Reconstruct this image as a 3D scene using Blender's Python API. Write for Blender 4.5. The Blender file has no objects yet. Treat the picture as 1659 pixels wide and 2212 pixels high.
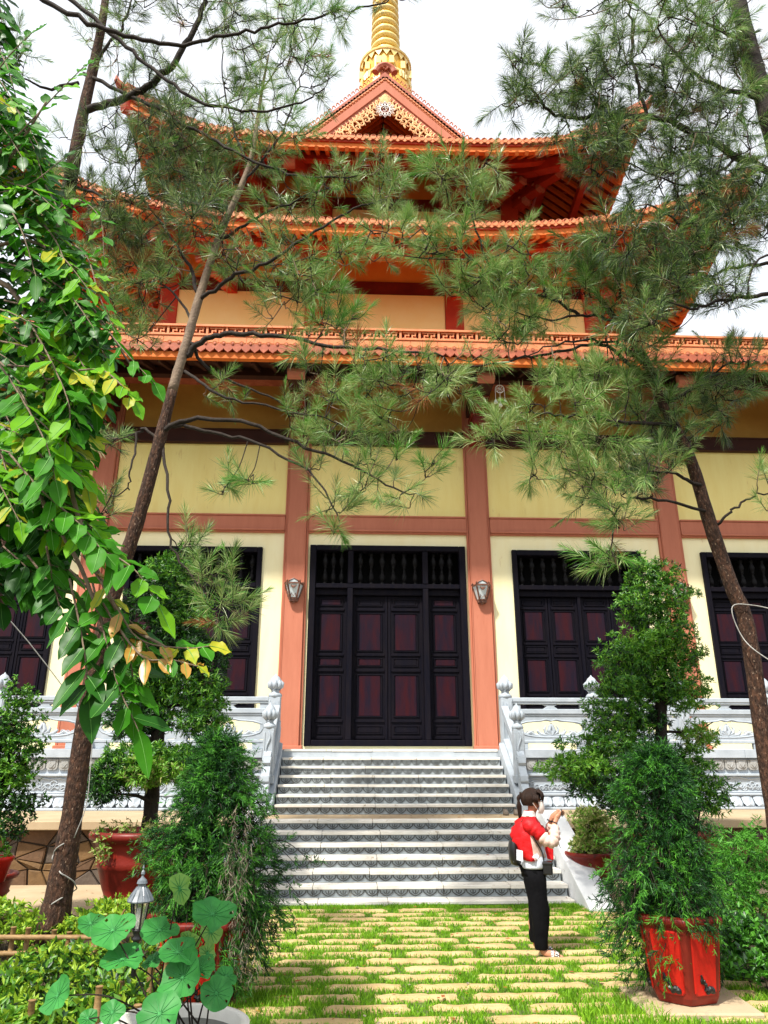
import bpy, math, random
import numpy as np
from mathutils import Vector, Matrix
random.seed(7); np.random.seed(7)
S = bpy.context.scene; COL = S.collection
V = Vector; PI = math.pi; R = math.radians
# ------------------------------------------------------------------ camera
CAMP = V((-0.8046, -17.0, 1.73)); PITCH = R(19.151); YAW = R(2.384); FOC = 1845.37 / 1920
FW = V((math.sin(YAW)*math.cos(PITCH), math.cos(YAW)*math.cos(PITCH), math.sin(PITCH)))
RT = V((math.cos(YAW), -math.sin(YAW), 0)); UP = RT.cross(FW)
cam = bpy.data.objects.new('camera', bpy.data.cameras.new('camera')); COL.objects.link(cam)
cam.data.sensor_fit = 'HORIZONTAL'; cam.data.sensor_width = 36; cam.data.lens = 36*FOC
cam.data.clip_start = 0.1; cam.data.clip_end = 3000
cam.matrix_world = Matrix.Translation(CAMP) @ Matrix((RT, UP, -FW)).transposed().to_4x4()
S.camera = cam
def at(x, y, D):
    """survey helper: sight line read off the photo (1659 wide) met with the plane D metres out"""
    d = FW + RT*((x-829.5)/1659/FOC) - UP*((y-1106)/1659/FOC)
    return CAMP + d*(D/d.y)
# ------------------------------------------------------------------ mesh helper
WL = {}
class MB:
    def __init__(s): s.v = []; s.f = []; s.m = []
    def add(s, vs, fs, mi=0):
        o = len(s.v); s.v.extend([tuple(p) for p in vs]); s.f.extend([tuple(i+o for i in f) for f in fs]); s.m.extend([mi]*len(fs))
    def box(s, x0, x1, y0, y1, z0, z1, mi=0):
        s.add([(x0,y0,z0),(x1,y0,z0),(x1,y1,z0),(x0,y1,z0),(x0,y0,z1),(x1,y0,z1),(x1,y1,z1),(x0,y1,z1)],
              [(0,3,2,1),(4,5,6,7),(0,1,5,4),(1,2,6,5),(2,3,7,6),(3,0,4,7)], mi)
    def bar(s, p, q, w, h, mi=0, up=(0,0,1)):
        p, q = V(p), V(q); d = (q-p).normalized(); r = d.cross(V(up))
        r = r.normalized() if r.length > 1e-6 else V((1,0,0)); u = r.cross(d)
        vs = []
        for c in (p, q):
            for a, b in ((-1,-1),(1,-1),(1,1),(-1,1)): vs.append(c + r*(a*w/2) + u*(b*h/2))
        s.add(vs, [(0,1,2,3),(7,6,5,4),(0,4,5,1),(1,5,6,2),(2,6,7,3),(3,7,4,0)], mi)
    def tube(s, pts, rad, n=6, mi=0, cap=True, closed=False):
        pts = [V(p) for p in pts]; N = len(pts)
        if not hasattr(rad, '__len__'): rad = [rad]*N
        a = None; vs = []
        for i in range(N):
            if closed: t = pts[(i+1) % N]-pts[i-1]
            else: t = pts[min(i+1, N-1)]-pts[max(i-1, 0)]
            t = t.normalized() if t.length > 1e-9 else V((0,0,1))
            if a is None: a = t.orthogonal().normalized()
            a = (a - t*a.dot(t)); a = a.normalized() if a.length > 1e-6 else t.orthogonal().normalized()
            b = t.cross(a)
            for k in range(n):
                w = 2*PI*k/n; vs.append(pts[i] + (a*math.cos(w)+b*math.sin(w))*rad[i])
        fs = []
        for i in range(N if closed else N-1):
            j = (i+1) % N
            for k in range(n):
                l = (k+1) % n; fs.append((i*n+k, i*n+l, j*n+l, j*n+k))
        if cap and not closed:
            fs.append(tuple(range(n-1, -1, -1))); fs.append(tuple((N-1)*n+k for k in range(n)))
        s.add(vs, fs, mi)
    def lathe(s, prof, c=(0,0,0), n=16, mi=0, ax=None, sc=(1,1), ph=0):
        c = V(c); vs = []; fs = []; N = len(prof)
        for r, z in prof:
            for k in range(n):
                w = 2*PI*k/n+ph; vs.append(c+V((r*math.cos(w)*sc[0], r*math.sin(w)*sc[1], z)))
        for i in range(N-1):
            for k in range(n):
                l = (k+1) % n; fs.append((i*n+k, i*n+l, (i+1)*n+l, (i+1)*n+k))
        fs.append(tuple(range(n-1, -1, -1))); fs.append(tuple((N-1)*n+k for k in range(n)))
        if ax is not None:
            q = V((0,0,1)).rotation_difference(V(ax)); vs = [c + q @ (p-c) for p in vs]
        s.add(vs, fs, mi)
    def loft(s, rings, n=16, mi=0, mf=None):
        """rings: (cx, cy, z, rx, ry)"""
        vs = []; fs = []; ms = []
        for cx, cy, z, rx, ry in rings:
            for k in range(n):
                w = 2*PI*k/n; vs.append((cx+rx*math.cos(w), cy+ry*math.sin(w), z))
        o = len(s.v); s.v.extend(vs)
        for i in range(len(rings)-1):
            for k in range(n):
                l = (k+1) % n; s.f.append((o+i*n+k, o+i*n+l, o+(i+1)*n+l, o+(i+1)*n+k)); s.m.append(mf(i, k) if mf else mi)
        s.f.append(tuple(o+k for k in range(n-1, -1, -1))); s.m.append(mi)
        e = o+(len(rings)-1)*n; s.f.append(tuple(e+k for k in range(n))); s.m.append(mi)
    def prism(s, poly, origin, ux, uy, th, mi=0):
        """2-D outline extruded by th along ux x uy"""
        o, ux, uy = V(origin), V(ux), V(uy); nz = ux.cross(uy).normalized(); n = len(poly)
        vs = [o+ux*a+uy*b for a, b in poly]+[o+ux*a+uy*b+nz*th for a, b in poly]
        fs = [tuple(range(n-1, -1, -1)), tuple(range(n, 2*n))]+[(i, (i+1) % n, n+(i+1) % n, n+i) for i in range(n)]
        s.add(vs, fs, mi)
    def ell(s, c, r, n=10, m=6, mi=0):
        prof = [(max(1e-3, math.sin(PI*i/m)), -math.cos(PI*i/m)) for i in range(m+1)]
        c = V(c); vs = []; fs = []
        for a, z in prof:
            for k in range(n):
                w = 2*PI*k/n; vs.append((c.x+r[0]*a*math.cos(w), c.y+r[1]*a*math.sin(w), c.z+r[2]*z))
        for i in range(m):
            for k in range(n):
                l = (k+1) % n; fs.append((i*n+k, i*n+l, (i+1)*n+l, (i+1)*n+k))
        s.add(vs, fs, mi)
    def build(s, name, mats, parent=None, smooth=False, bevel=0, seg=1, loc=None):
        me = bpy.data.meshes.new(name)
        off = V(WL.get(parent.name, (0,0,0))) if parent else V(loc or (0,0,0))
        vs = s.v if off.length == 0 else [(p[0]-off.x, p[1]-off.y, p[2]-off.z) for p in s.v]
        me.from_pydata(vs, [], s.f)
        if not isinstance(mats, (list, tuple)): mats = [mats]
        for m in mats: me.materials.append(m)
        if len(mats) > 1: me.polygons.foreach_set('material_index', s.m)
        if smooth: me.polygons.foreach_set('use_smooth', [True]*len(me.polygons))
        me.update()
        o = bpy.data.objects.new(name, me); COL.objects.link(o)
        if parent: o.parent = parent; WL[o.name] = tuple(off)
        else: o.location = off; WL[o.name] = tuple(off)
        if bevel:
            b = o.modifiers.new('bevel', 'BEVEL'); b.width = bevel; b.segments = seg; b.limit_method = 'ANGLE'; b.angle_limit = R(40)
        return o
def tag(o, label=None, cat=None, group=None, kind=None):
    if label: o['label'] = label
    if cat: o['category'] = cat
    if group: o['group'] = group
    if kind: o['kind'] = kind
    return o
def thing(name, loc, label, cat, group=None):
    o = bpy.data.objects.new(name, None); COL.objects.link(o); o.location = loc; o.empty_display_size = .2
    WL[o.name] = tuple(loc); return tag(o, label, cat, group)
def kids(o): return [c for c in COL.objects if c.parent is o]
def copy_tree(o, loc=None, label=None, scale=None, rz=None):
    c = o.copy(); COL.objects.link(c)
    if loc is not None: c.location = loc
    if label: c['label'] = label
    if scale: c.scale = scale
    if rz is not None: c.rotation_euler.z = rz
    def rec(a, b):
        for k in kids(a):
            d = k.copy(); COL.objects.link(d); d.parent = b; rec(k, d)
    rec(o, c); return c
def spline(pts, n=6):
    P = [V(p) for p in pts]; P = [P[0]*2-P[1]]+P+[P[-1]*2-P[-2]]; out = []
    for i in range(1, len(P)-2):
        for k in range(n):
            t = k/n; a, b, c, d = P[i-1:i+3]
            out.append(.5*((2*b)+(c-a)*t+(2*a-5*b+4*c-d)*t*t+(3*b-a-3*c+d)*t**3))
    out.append(P[-2]); return out
def lerpn(vals, n):
    return [float(x) for x in np.interp(np.linspace(0, 1, n), np.linspace(0, 1, len(vals)), vals)]
# ------------------------------------------------------------------ materials
def nodes_of(name):
    m = bpy.data.materials.new(name); m.use_nodes = True; nt = m.node_tree
    return m, nt, nt.nodes['Principled BSDF'], nt.nodes['Material Output']
def N(nt, t, **kw):
    n = nt.nodes.new(t)
    for k, v in kw.items(): setattr(n, k, v)
    return n
def ramp(nt, fac, stops):
    r = N(nt, 'ShaderNodeValToRGB'); e = r.color_ramp.elements
    while len(e) < len(stops): e.new(.5)
    for i, (p, c) in enumerate(stops): e[i].position = p; e[i].color = (*c, 1)
    nt.links.new(fac, r.inputs[0]); return r.outputs[0]
def pm(name, c, c2=None, scale=3, rough=.7, bump=0., bscale=40, spec=.3, st=(1,1,1), c3=None, lo=.35, hi=.65, spots=None, sp_scale=25, sp_lim=.62, coat=0, metal=0):
    m, nt, b, out = nodes_of(name); L = nt.links.new
    tc = N(nt, 'ShaderNodeTexCoord'); mp = N(nt, 'ShaderNodeMapping'); mp.inputs['Scale'].default_value = st; L(tc.outputs['Object'], mp.inputs[0])
    nz = N(nt, 'ShaderNodeTexNoise'); nz.inputs['Scale'].default_value = scale; nz.inputs['Detail'].default_value = 6; nz.inputs['Roughness'].default_value = .65; L(mp.outputs[0], nz.inputs['Vector'])
    c2 = c2 or tuple(x*.85 for x in c)
    stops = [(lo, c2), (hi, c)] if not c3 else [(lo-.1, c3), ((lo+hi)/2, c2), (hi+.05, c)]
    colr = ramp(nt, nz.outputs[0], stops)
    if spots:
        n2 = N(nt, 'ShaderNodeTexNoise'); n2.inputs['Scale'].default_value = sp_scale; n2.inputs['Detail'].default_value = 5; n2.inputs['Roughness'].default_value = .7; L(mp.outputs[0], n2.inputs['Vector'])
        f = ramp(nt, n2.outputs[0], [(sp_lim, (0,0,0)), (sp_lim+.08, (1,1,1))])
        mx = N(nt, 'ShaderNodeMix', data_type='RGBA'); L(f, mx.inputs[0]); L(colr, mx.inputs[6]); mx.inputs[7].default_value = (*spots, 1); colr = mx.outputs[2]
    L(colr, b.inputs['Base Color']); b.inputs['Roughness'].default_value = rough
    b.inputs['Specular IOR Level'].default_value = spec; b.inputs['Metallic'].default_value = metal
    if coat: b.inputs['Coat Weight'].default_value = coat
    if bump:
        n3 = N(nt, 'ShaderNodeTexNoise'); n3.inputs['Scale'].default_value = bscale; n3.inputs['Detail'].default_value = 6; L(mp.outputs[0], n3.inputs['Vector'])
        bp = N(nt, 'ShaderNodeBump'); bp.inputs['Strength'].default_value = bump; bp.inputs['Distance'].default_value = .02; L(n3.outputs[0], bp.inputs['Height']); L(bp.outputs[0], b.inputs['Normal'])
    return m
def leafm(name, c, c2=None, trans=.3, rough=.45, spec=.4, scale=6):
    m, nt, b, out = nodes_of(name); L = nt.links.new
    tc = N(nt, 'ShaderNodeTexCoord'); nz = N(nt, 'ShaderNodeTexNoise'); nz.inputs['Scale'].default_value = scale; L(tc.outputs['Object'], nz.inputs['Vector'])
    c2 = c2 or tuple(x*.7 for x in c); col = ramp(nt, nz.outputs[0], [(.35, c2), (.65, c)])
    L(col, b.inputs['Base Color']); b.inputs['Roughness'].default_value = rough; b.inputs['Specular IOR Level'].default_value = spec
    if trans:
        t = N(nt, 'ShaderNodeBsdfTranslucent'); L(col, t.inputs['Color']); mx = N(nt, 'ShaderNodeMixShader'); mx.inputs[0].default_value = trans
        L(b.outputs[0], mx.inputs[1]); L(t.outputs[0], mx.inputs[2]); L(mx.outputs[0], out.inputs['Surface'])
    return m
M = dict(
 cream=pm('cream_paint', (.97,.83,.33), (.92,.75,.27), 2.2, .8, .05, 90, st=(1.6,1,.3), spots=(.82,.64,.24), sp_scale=5, sp_lim=.62),
 frame_cream=pm('pale_cream_paint', (.95,.88,.56), (.91,.82,.48), 2, .8, .04, 90, st=(1.6,1,.35), spots=(.74,.60,.32), sp_scale=5, sp_lim=.66),
 column=pm('terracotta_paint', (.52,.185,.112), (.46,.155,.092), 2.5, .8, .06, 90, st=(2,2,.3), spots=(.42,.12,.065), sp_scale=7, sp_lim=.65),
 dark_beam=pm('dark_brown_paint', (.05,.012,.006), (.035,.008,.004), 2, .7),
 brown_wall=pm('ochre_paint', (.58,.32,.07), (.48,.24,.05), 1, .85, .04, 80),
 red=pm('red_paint', (.50,.050,.016), (.40,.034,.012), 2, .6, .04, 60),
 red_dark=pm('dark_red_paint', (.20,.020,.010), (.13,.012,.008), 2, .65),
 orange_wall=pm('orange_paint', (.92,.36,.055), (.86,.30,.042), 1.2, .8, .04, 80),
 yellow=pm('amber_yellow_paint', (.97,.80,.36), (.95,.74,.29), 1.2, .8, .04, 80),
 orange=pm('bright_orange_paint', (.74,.19,.03), (.64,.145,.024), 2, .7),
 tile=pm('terracotta_tile', (.54,.165,.085), (.40,.10,.05), 5, .55, .15, 60, c3=(.30,.08,.04), spots=(.62,.30,.18), sp_scale=18, sp_lim=.66),
 tile_pale=pm('pale_terracotta', (.72,.28,.12), (.62,.20,.08), 3, .6, .1, 60, spots=(.5,.13,.05), sp_scale=14, sp_lim=.62),
 gold=pm('gold_paint', (.80,.48,.06), (.68,.36,.03), 4, .4, .05, 60, metal=.15, spec=.5),
 gold_pale=pm('pale_gold_paint', (.90,.74,.34), (.85,.62,.2), 4, .45),
 carve=pm('cream_carving', (.92,.62,.32), (.85,.48,.22), 6, .7),
 white=pm('white_paint', (.86,.84,.8), (.8,.78,.74), 5, .6),
 stone=pm('white_carved_stone', (.43,.48,.535), (.33,.375,.42), 2.5, .6, .12, 70, spots=(.42,.45,.47), sp_scale=12, sp_lim=.66),
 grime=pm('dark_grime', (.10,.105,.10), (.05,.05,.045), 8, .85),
 stone_dark=pm('weathered_carved_stone', (.40,.41,.41), (.27,.27,.26), 5, .75, .2, 60, spots=(.14,.13,.11), sp_scale=10, sp_lim=.6),
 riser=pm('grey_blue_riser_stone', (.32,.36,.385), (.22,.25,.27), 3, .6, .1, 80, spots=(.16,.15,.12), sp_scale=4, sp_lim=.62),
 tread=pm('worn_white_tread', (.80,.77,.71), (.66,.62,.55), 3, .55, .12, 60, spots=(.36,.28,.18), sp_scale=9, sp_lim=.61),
 paver=pm('sandstone_paver', (.54,.40,.20), (.40,.28,.12), 3, .85, .5, 45, spots=(.36,.26,.13), sp_scale=25, sp_lim=.6),
 concrete=pm('tan_concrete', (.46,.36,.23), (.38,.28,.17), 1.5, .85, .15, 60, spots=(.34,.27,.19), sp_scale=9, sp_lim=.62),
 soil=pm('dark_soil', (.07,.05,.025), (.035,.028,.014), 4, .95, .6, 30, spots=(.05,.07,.02), sp_scale=10, sp_lim=.55),
 mortar=pm('dark_mortar', (.06,.05,.04), (.04,.033,.028), 6, .9, .2),
 door=pm('dark_lacquered_wood', (.009,.007,.010), (.004,.004,.009), 2, .55, .1, 60, spec=.07, st=(8,8,1), spots=(.05,.03,.03), sp_scale=6, sp_lim=.7),
 door_panel=pm('maroon_lacquered_panel', (.034,.004,.007), (.009,.005,.014), 2.2, .45, .1, 60, spec=.15, st=(3,3,.5), spots=(.28,.2,.15), sp_scale=9, sp_lim=.735),
 dark=pm('dark_interior', (.004,.004,.004), (.003,.003,.003), 2, .95),
 baluster=pm('turned_dark_wood', (.008,.007,.007), (.004,.004,.005), 8, .5, spec=.12),
 bark=pm('pine_bark', (.12,.055,.030), (.045,.022,.013), 30, .9, 1.6, 45, st=(1,1,.4), c3=(.012,.008,.006), spots=(.36,.25,.17), sp_scale=55, sp_lim=.60),
 bark_dark=pm('dark_branch_bark', (.035,.025,.018), (.018,.013,.010), 14, .85, .6, 40),
 bark_pale=pm('pale_branch_bark', (.26,.19,.13), (.15,.105,.075), 14, .85, .6, 40),
 terracotta=pm('red_glazed_pot', (.22,.018,.010), (.13,.011,.007), 2.5, .42, .1, 40, spots=(.05,.012,.01), sp_scale=7, sp_lim=.62),
 red_panel=pm('bright_red_pot_panel', (.55,.014,.008), (.34,.010,.006), 2.5, .38, .12, 40, spots=(.12,.008,.006), sp_scale=8, sp_lim=.62),
 black=pm('black_paint', (.008,.008,.009), (.012,.012,.012), 10, .35, spec=.5),
 steel=pm('grey_painted_metal', (.17,.195,.22), (.10,.12,.14), 8, .35, spec=.6),
 bamboo=pm('dry_bamboo', (.33,.21,.09), (.20,.115,.045), 12, .6, .1, 40, st=(1,1,3)),
 wire=pm('pale_wire', (.40,.39,.36), (.26,.25,.23), 20, .6),
 skin=pm('skin', (.50,.235,.135), (.46,.20,.11), 10, .5, spec=.4),
 hair=pm('dark_brown_hair', (.014,.007,.004), (.030,.012,.006), 25, .5, .6, 90, st=(3,3,.4), spec=.25),
 jacket=pm('red_nylon', (.66,.010,.014), (.52,.007,.010), 9, .55, .7, 16, spec=.3),
 beige=pm('pinkish_beige_cloth', (.74,.55,.47), (.62,.43,.35), 9, .75, .4, 20),
 shirt=pm('white_cotton', (.72,.76,.84), (.60,.65,.74), 9, .8, .4, 22),
 trousers=pm('black_cloth', (.003,.003,.004), (.005,.005,.006), 9, .9, .4, 18, spec=.1),
 mask=pm('pale_face_mask', (.84,.74,.66), (.78,.68,.6), 12, .8),
)
# per-species foliage
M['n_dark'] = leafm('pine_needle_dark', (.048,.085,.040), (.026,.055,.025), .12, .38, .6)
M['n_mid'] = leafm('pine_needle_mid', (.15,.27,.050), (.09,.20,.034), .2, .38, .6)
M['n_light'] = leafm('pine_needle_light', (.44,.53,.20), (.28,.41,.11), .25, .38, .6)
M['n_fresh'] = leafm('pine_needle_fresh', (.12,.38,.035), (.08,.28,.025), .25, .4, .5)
M['n_dead'] = leafm('pine_needle_dead', (.36,.12,.035), (.25,.08,.025), .15, .6, .3)
M['b_mid'] = leafm('broad_leaf_mid', (.060,.27,.009), (.034,.18,.006), .4, .5, .18)
M['b_dark'] = leafm('broad_leaf_dark', (.026,.13,.008), (.014,.080,.006), .2, .42, .2)
M['b_light'] = leafm('broad_leaf_light', (.19,.48,.013), (.12,.37,.010), .45, .5, .18)
M['b_yellow'] = leafm('broad_leaf_yellow', (.50,.48,.03), (.34,.42,.02), .4, .45, .2)
M['b_amber'] = leafm('young_amber_leaf', (.50,.26,.03), (.36,.2,.025), .3, .35, .5)
M['rib'] = leafm('leaf_midrib', (.16,.42,.07), (.12,.34,.05), .1, .45)
M['p_mid'] = leafm('podocarpus_leaf', (.070,.25,.018), (.042,.17,.013), .22, .42, .5)
M['p_dark'] = leafm('podocarpus_leaf_dark', (.016,.060,.012), (.010,.042,.010), .15, .42, .5)
M['p_light'] = leafm('podocarpus_new_leaf', (.22,.46,.035), (.14,.36,.025), .3, .42, .5)
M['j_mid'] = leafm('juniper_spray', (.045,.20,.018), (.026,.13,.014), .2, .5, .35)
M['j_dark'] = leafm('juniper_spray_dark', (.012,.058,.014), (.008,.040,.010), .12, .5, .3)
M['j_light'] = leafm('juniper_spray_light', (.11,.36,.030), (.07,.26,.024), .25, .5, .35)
M['j_dry'] = leafm('juniper_dry_twig', (.28,.24,.18), (.18,.15,.11), .1, .7, .2)
M['g_mid'] = leafm('grass_mid', (.17,.37,.014), (.10,.26,.011), .3, .5, .3)
M['g_light'] = leafm('grass_light', (.30,.54,.03), (.20,.42,.022), .35, .5, .3)
M['h_light'] = leafm('golden_hedge_leaf', (.36,.52,.035), (.25,.42,.03), .35, .42, .4)
M['h_mid'] = leafm('hedge_leaf', (.12,.30,.025), (.08,.22,.02), .3, .42, .4)
M['pale_leaf'] = leafm('pale_yellow_green_leaf', (.42,.44,.16), (.30,.34,.10), .3, .5, .3)
M['lotus'] = leafm('lotus_leaf', (.048,.27,.050), (.030,.19,.035), .2, .5, .25, 14)
M['lotus_rib'] = leafm('lotus_vein', (.075,.33,.095), (.05,.27,.07), .1, .5, .2)
M['lotus_back'] = leafm('lotus_leaf_pale', (.20,.40,.06), (.14,.32,.05), .3, .45, .4, 9)
# ================================================================== TEMPLE
temple = thing('temple', (0, 3, 0), 'tiered temple hall with upturned terracotta roofs, cream walls, dark panelled doors and golden spire', 'temple')
COLX = [-11.6, -6.94, -2.2, 2.2, 6.94, 11.6]
BAYS = [(-9.22, 1.58, 2.85, 6.72), (-4.57, 1.58, 2.85, 6.72), (0, 1.86, 2.19, 6.79), (4.57, 1.58, 2.85, 6.72), (9.22, 1.58, 2.85, 6.72)]
w = MB()
edges = [-11.3, -6.64, -1.92, 1.92, 6.64, 11.3]
for i, (cx, hw, zb, zt) in enumerate(BAYS):
    xl, xr = [(-11.3,-7.24), (-6.64,-2.49), (-1.91,1.91), (2.49,6.64), (7.24,11.3)][i]
    w.box(xl, cx-hw, .08, .6, 2.1, zt, 0); w.box(cx+hw, xr, .08, .6, 2.1, zt, 0)
    w.box(cx-hw, cx+hw, .08, .6, 2.1, zb, 0); w.box(xl, xr, .08, .6, zt, 7.12, 0)
    w.box(xl, xr, .09, .6, 7.53, 9.41, 1)
    w.box(xl, xr, .10, .6, 9.79, 11.7, 2)
    w.box(cx-hw, cx+hw, .62, .8, zb-.2, zt+.2, 3)
w.build('wall', [M['frame_cream'], M['cream'], M['brown_wall'], M['dark']], temple)
for x in COLX:
    c = MB(); c.box(x-.235, x+.235, -.02, .7, 2.1, 11.3); c.box(x-.29, x-.236, .02, .7, 2.1, 11.3); c.box(x+.236, x+.29, .02, .7, 2.1, 11.3)
    c.box(x-.31, x+.31, -.06, .7, 2.1, 2.2)
    for s in (-1, 1): c.box(x+s*.222-.012, x+s*.222+.012, -.035, 0, 2.2, 11.3)
    c.build('column', M['column'], temple, bevel=.012)
for i, (cx, hw, zb, zt) in enumerate(BAYS):
    xl, xr = [(-11.3,-7.23), (-6.65,-2.49), (-1.91,1.91), (2.49,6.65), (7.23,11.3)][i]
    b = MB(); b.box(xl, xr, 0, .6, 7.17, 7.5); b.box(xl, xr, -.03, .6, 7.5, 7.54); b.box(xl, xr, -.04, .6, 7.13, 7.17); b.box(xl, xr, .01, .6, 7.09, 7.13)
    b.build('beam', M['column'], temple, bevel=.006)
    b = MB(); b.box(xl, xr, -.02, .6, 9.45, 9.75); b.box(xl, xr, -.05, .6, 9.41, 9.45); b.box(xl, xr, -.05, .6, 9.75, 9.79)
    b.build('beam', M['dark_beam'], temple)
# ---- doors
balm = MB(); 
def bal_prof(h):
    a = [(.012,0),(.05,.0),(.05,.05),(.03,.08),(.055,.11),(.07,.2),(.06,.3),(.035,.36),(.05,.38),(.03,.42),(.025,.5),(.05,.53),(.03,.56),(.055,.6),(.07,.7),(.058,.79),(.03,.87),(.05,.9),(.05,1.),(.012,1.)]
    return [(r, z*h) for r, z in a]
def door(cx, hw, zb, zt, center):
    f = MB(); J = .15 if center else .12; yf = .0; tr = 5.8
    f.box(cx-hw, cx-hw+J, yf, .34, zb, zt); f.box(cx+hw-J, cx+hw, yf, .34, zb, zt)
    f.box(cx-hw+J, cx+hw-J, yf, .34, zt-.13, zt); f.box(cx-hw+J, cx+hw-J, yf+.01, .34, zb, zb+.13)
    f.box(cx-hw+J, cx+hw-J, yf+.03, .34, tr-.055, tr+.055)
    f.box(cx-hw+J, cx+hw-J, yf+.12, .34, tr-.2, tr-.056)
    mull = [-.89, .89] if center else [0]
    for m_ in mull:
        x = cx+m_; W = .065 if center else .04
        f.box(x-W, x+W, yf+.02 if center else .14, .34, zb+.13, tr-.056)
        if center: f.box(x-W, x+W, yf+.02, .34, tr+.056, zt-.13)
    d = f.build('door', M['door'], temple, bevel=.012)
    if center: spans = [(cx-hw+J, cx-.955), (cx-.825, cx-.006), (cx+.006, cx+.825), (cx+.955, cx+hw-J)]
    else:
        e = np.linspace(cx-hw+J, cx-.04, 3); g = np.linspace(cx+.04, cx+hw-J, 3)
        spans = [(e[0], e[1]-.008), (e[1]+.008, e[2]), (g[0], g[1]-.008), (g[1]+.008, g[2])]
    for (a, b) in spans:
        l = MB(); z0, z1 = zb+.135, tr-.21; H = z1-z0; y = .22
        l.box(a, b, y, y+.06, z0, z1, 0)
        st = (b-a)*.17
        for k, (p0, p1) in enumerate([(.02,.075), (.125,.40), (.445,.505), (.56,.85), (.905,.96)]):
            zt_, zb_ = z1-H*p0, z1-H*p1; big = k in (1, 3)
            mi = 1 if big or random.random() < .2 else 0
            l.box(a+st+.03, b-st-.03, y-.012, y-.002, zb_+.03, zt_-.03, mi)
            t = .022
            for (xa, xb, za, zc) in ((a+st-t, b-st+t, zt_-t, zt_), (a+st-t, b-st+t, zb_, zb_+t), (a+st-t, a+st, zb_+t, zt_-t), (b-st, b-st+t, zb_+t, zt_-t)):
                l.box(xa, xb, y-.022, y-.001, za, zc, 0)
        for p in (.10, .423, .532, .875, .985):
            z = z1-H*p; l.box(a+st*.5, b-st*.5, y-.03, y-.001, z-.028, z+.028, 0)
        l.box(a, a+st*.45, y-.02, y-.001, z0, z1, 0); l.box(b-st*.45, b, y-.02, y-.001, z0, z1, 0)
        l.build('door_leaf', [M['door'], M['door_panel']], d, bevel=.005)
    h = zt-.13-tr-.055
    if center: xs = list(np.linspace(-1.5, -1.1, 3))+list(np.linspace(-.66, .66, 6))+list(np.linspace(1.1, 1.5, 3))
    else: xs = list(np.linspace(-hw+.24, hw-.24, 11))
    for x in xs:
        b = MB(); b.lathe([(r*1.05, z) for r, z in bal_prof(h)], (cx+x, .2, tr+.056), 8); b.build('baluster', M['baluster'], d, smooth=True)
for i, (cx, hw, zb, zt) in enumerate(BAYS): door(cx, hw, zb, zt, i == 2)
# ---- long lower eave
e = MB(); XE = 12.6; yE = -2.4
e.box(-XE, XE, yE+.02, yE+.16, 10.41, 10.56, 0)
e.build('eave_fascia', M['orange'], temple)
e = MB(); n = int(2*XE/.2)
for i in range(n):
    x = -XE+.1+i*.2
    e.prism([(-.1,.14),(-.1,.03),(-.085,.0),(0,-.075),(.085,.0),(.1,.03),(.1,.14)], (x, yE, 10.60), (1,0,0), (0,0,1), .045, 0)
    e.tube([(x+.1, yE-.05, 10.74), (x+.1, yE+.3, 10.86)], .062, 8, 1)
    e.ell((x+.1, yE-.05, 10.74), (.04,.02,.04), 6, 4, 0)
e.build('eave_tiles', [M['tile'], M['tile_pale']], temple, smooth=False)
e = MB()
e.box(-XE, XE, yE+.05, yE+.4, 10.78, 10.99, 0)
for i in range(int(2*XE/.62)+1):
    x = -XE+i*.62; e.box(x, x+.6, yE+.04, yE+.3, 10.82, 10.965, 0)
e.box(-XE, XE, yE+.02, yE+.4, 10.99, 11.03, 0); e.box(-XE, XE, yE+.02, yE+.4, 11.23, 11.28, 0); e.box(-XE, XE, yE+.14, yE+.3, 11.03, 11.23, 1)
for i in range(int(2*XE/.44)+1):
    x = -XE+i*.44
    e.box(x, x+.05, yE+.05, yE+.14, 11.03, 11.23, 0)
    for (a, b, c, d) in ((.08,.40,.015,.04), (.08,.40,.16,.185), (.12,.15,.04,.12), (.20,.23,.08,.16), (.28,.31,.04,.12), (.35,.38,.08,.16), (.15,.2,.09,.115), (.31,.35,.09,.115)):
        e.box(x+a, x+b, yE+.06, yE+.14, 11.03+c, 11.03+d, 0)
e.build('parapet', [M['tile_pale'], M['red_dark']], temple)
e = MB()
e.add([(-XE,yE+.02,10.42),(XE,yE+.02,10.42),(XE,.09,11.35),(-XE,.09,11.35)], [(0,1,2,3)], 0)
for i in range(60):
    x = -12.4+i*.42; e.bar((x, yE+.17, 10.41), (x, .06, 11.25), .09, .1, 0)
e.box(-XE, XE, -1.25, -1.05, 10.62, 10.8, 0)
e.build('soffit', M['dark_beam'], temple)
e = MB(); e.box(-XE, XE, yE+.3, 16, 11.08, 11.2); e.build('roof', M['tile'], temple)
for x in COLX:
    b = MB()
    b.box(x-.2, x+.2, -1.85, -.03, 10.2, 10.52, 0); b.tube([(x-.2, -1.85, 10.36), (x+.2, -1.85, 10.36)], .16, 12, 1)
    for k, (y0, zz) in enumerate([(-1.25, 9.95), (-.85, 9.68), (-.5, 9.40)]):
        b.box(x-.15, x+.15, y0, -.03, zz, zz+.2, 2); b.box(x-.2, x+.2, y0-.04, y0+.2, zz+.2, zz+.25, 2)
    b.build('bracket', [M['dark_beam'], M['column'], M['red_dark']], temple, bevel=.02, seg=2)
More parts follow.
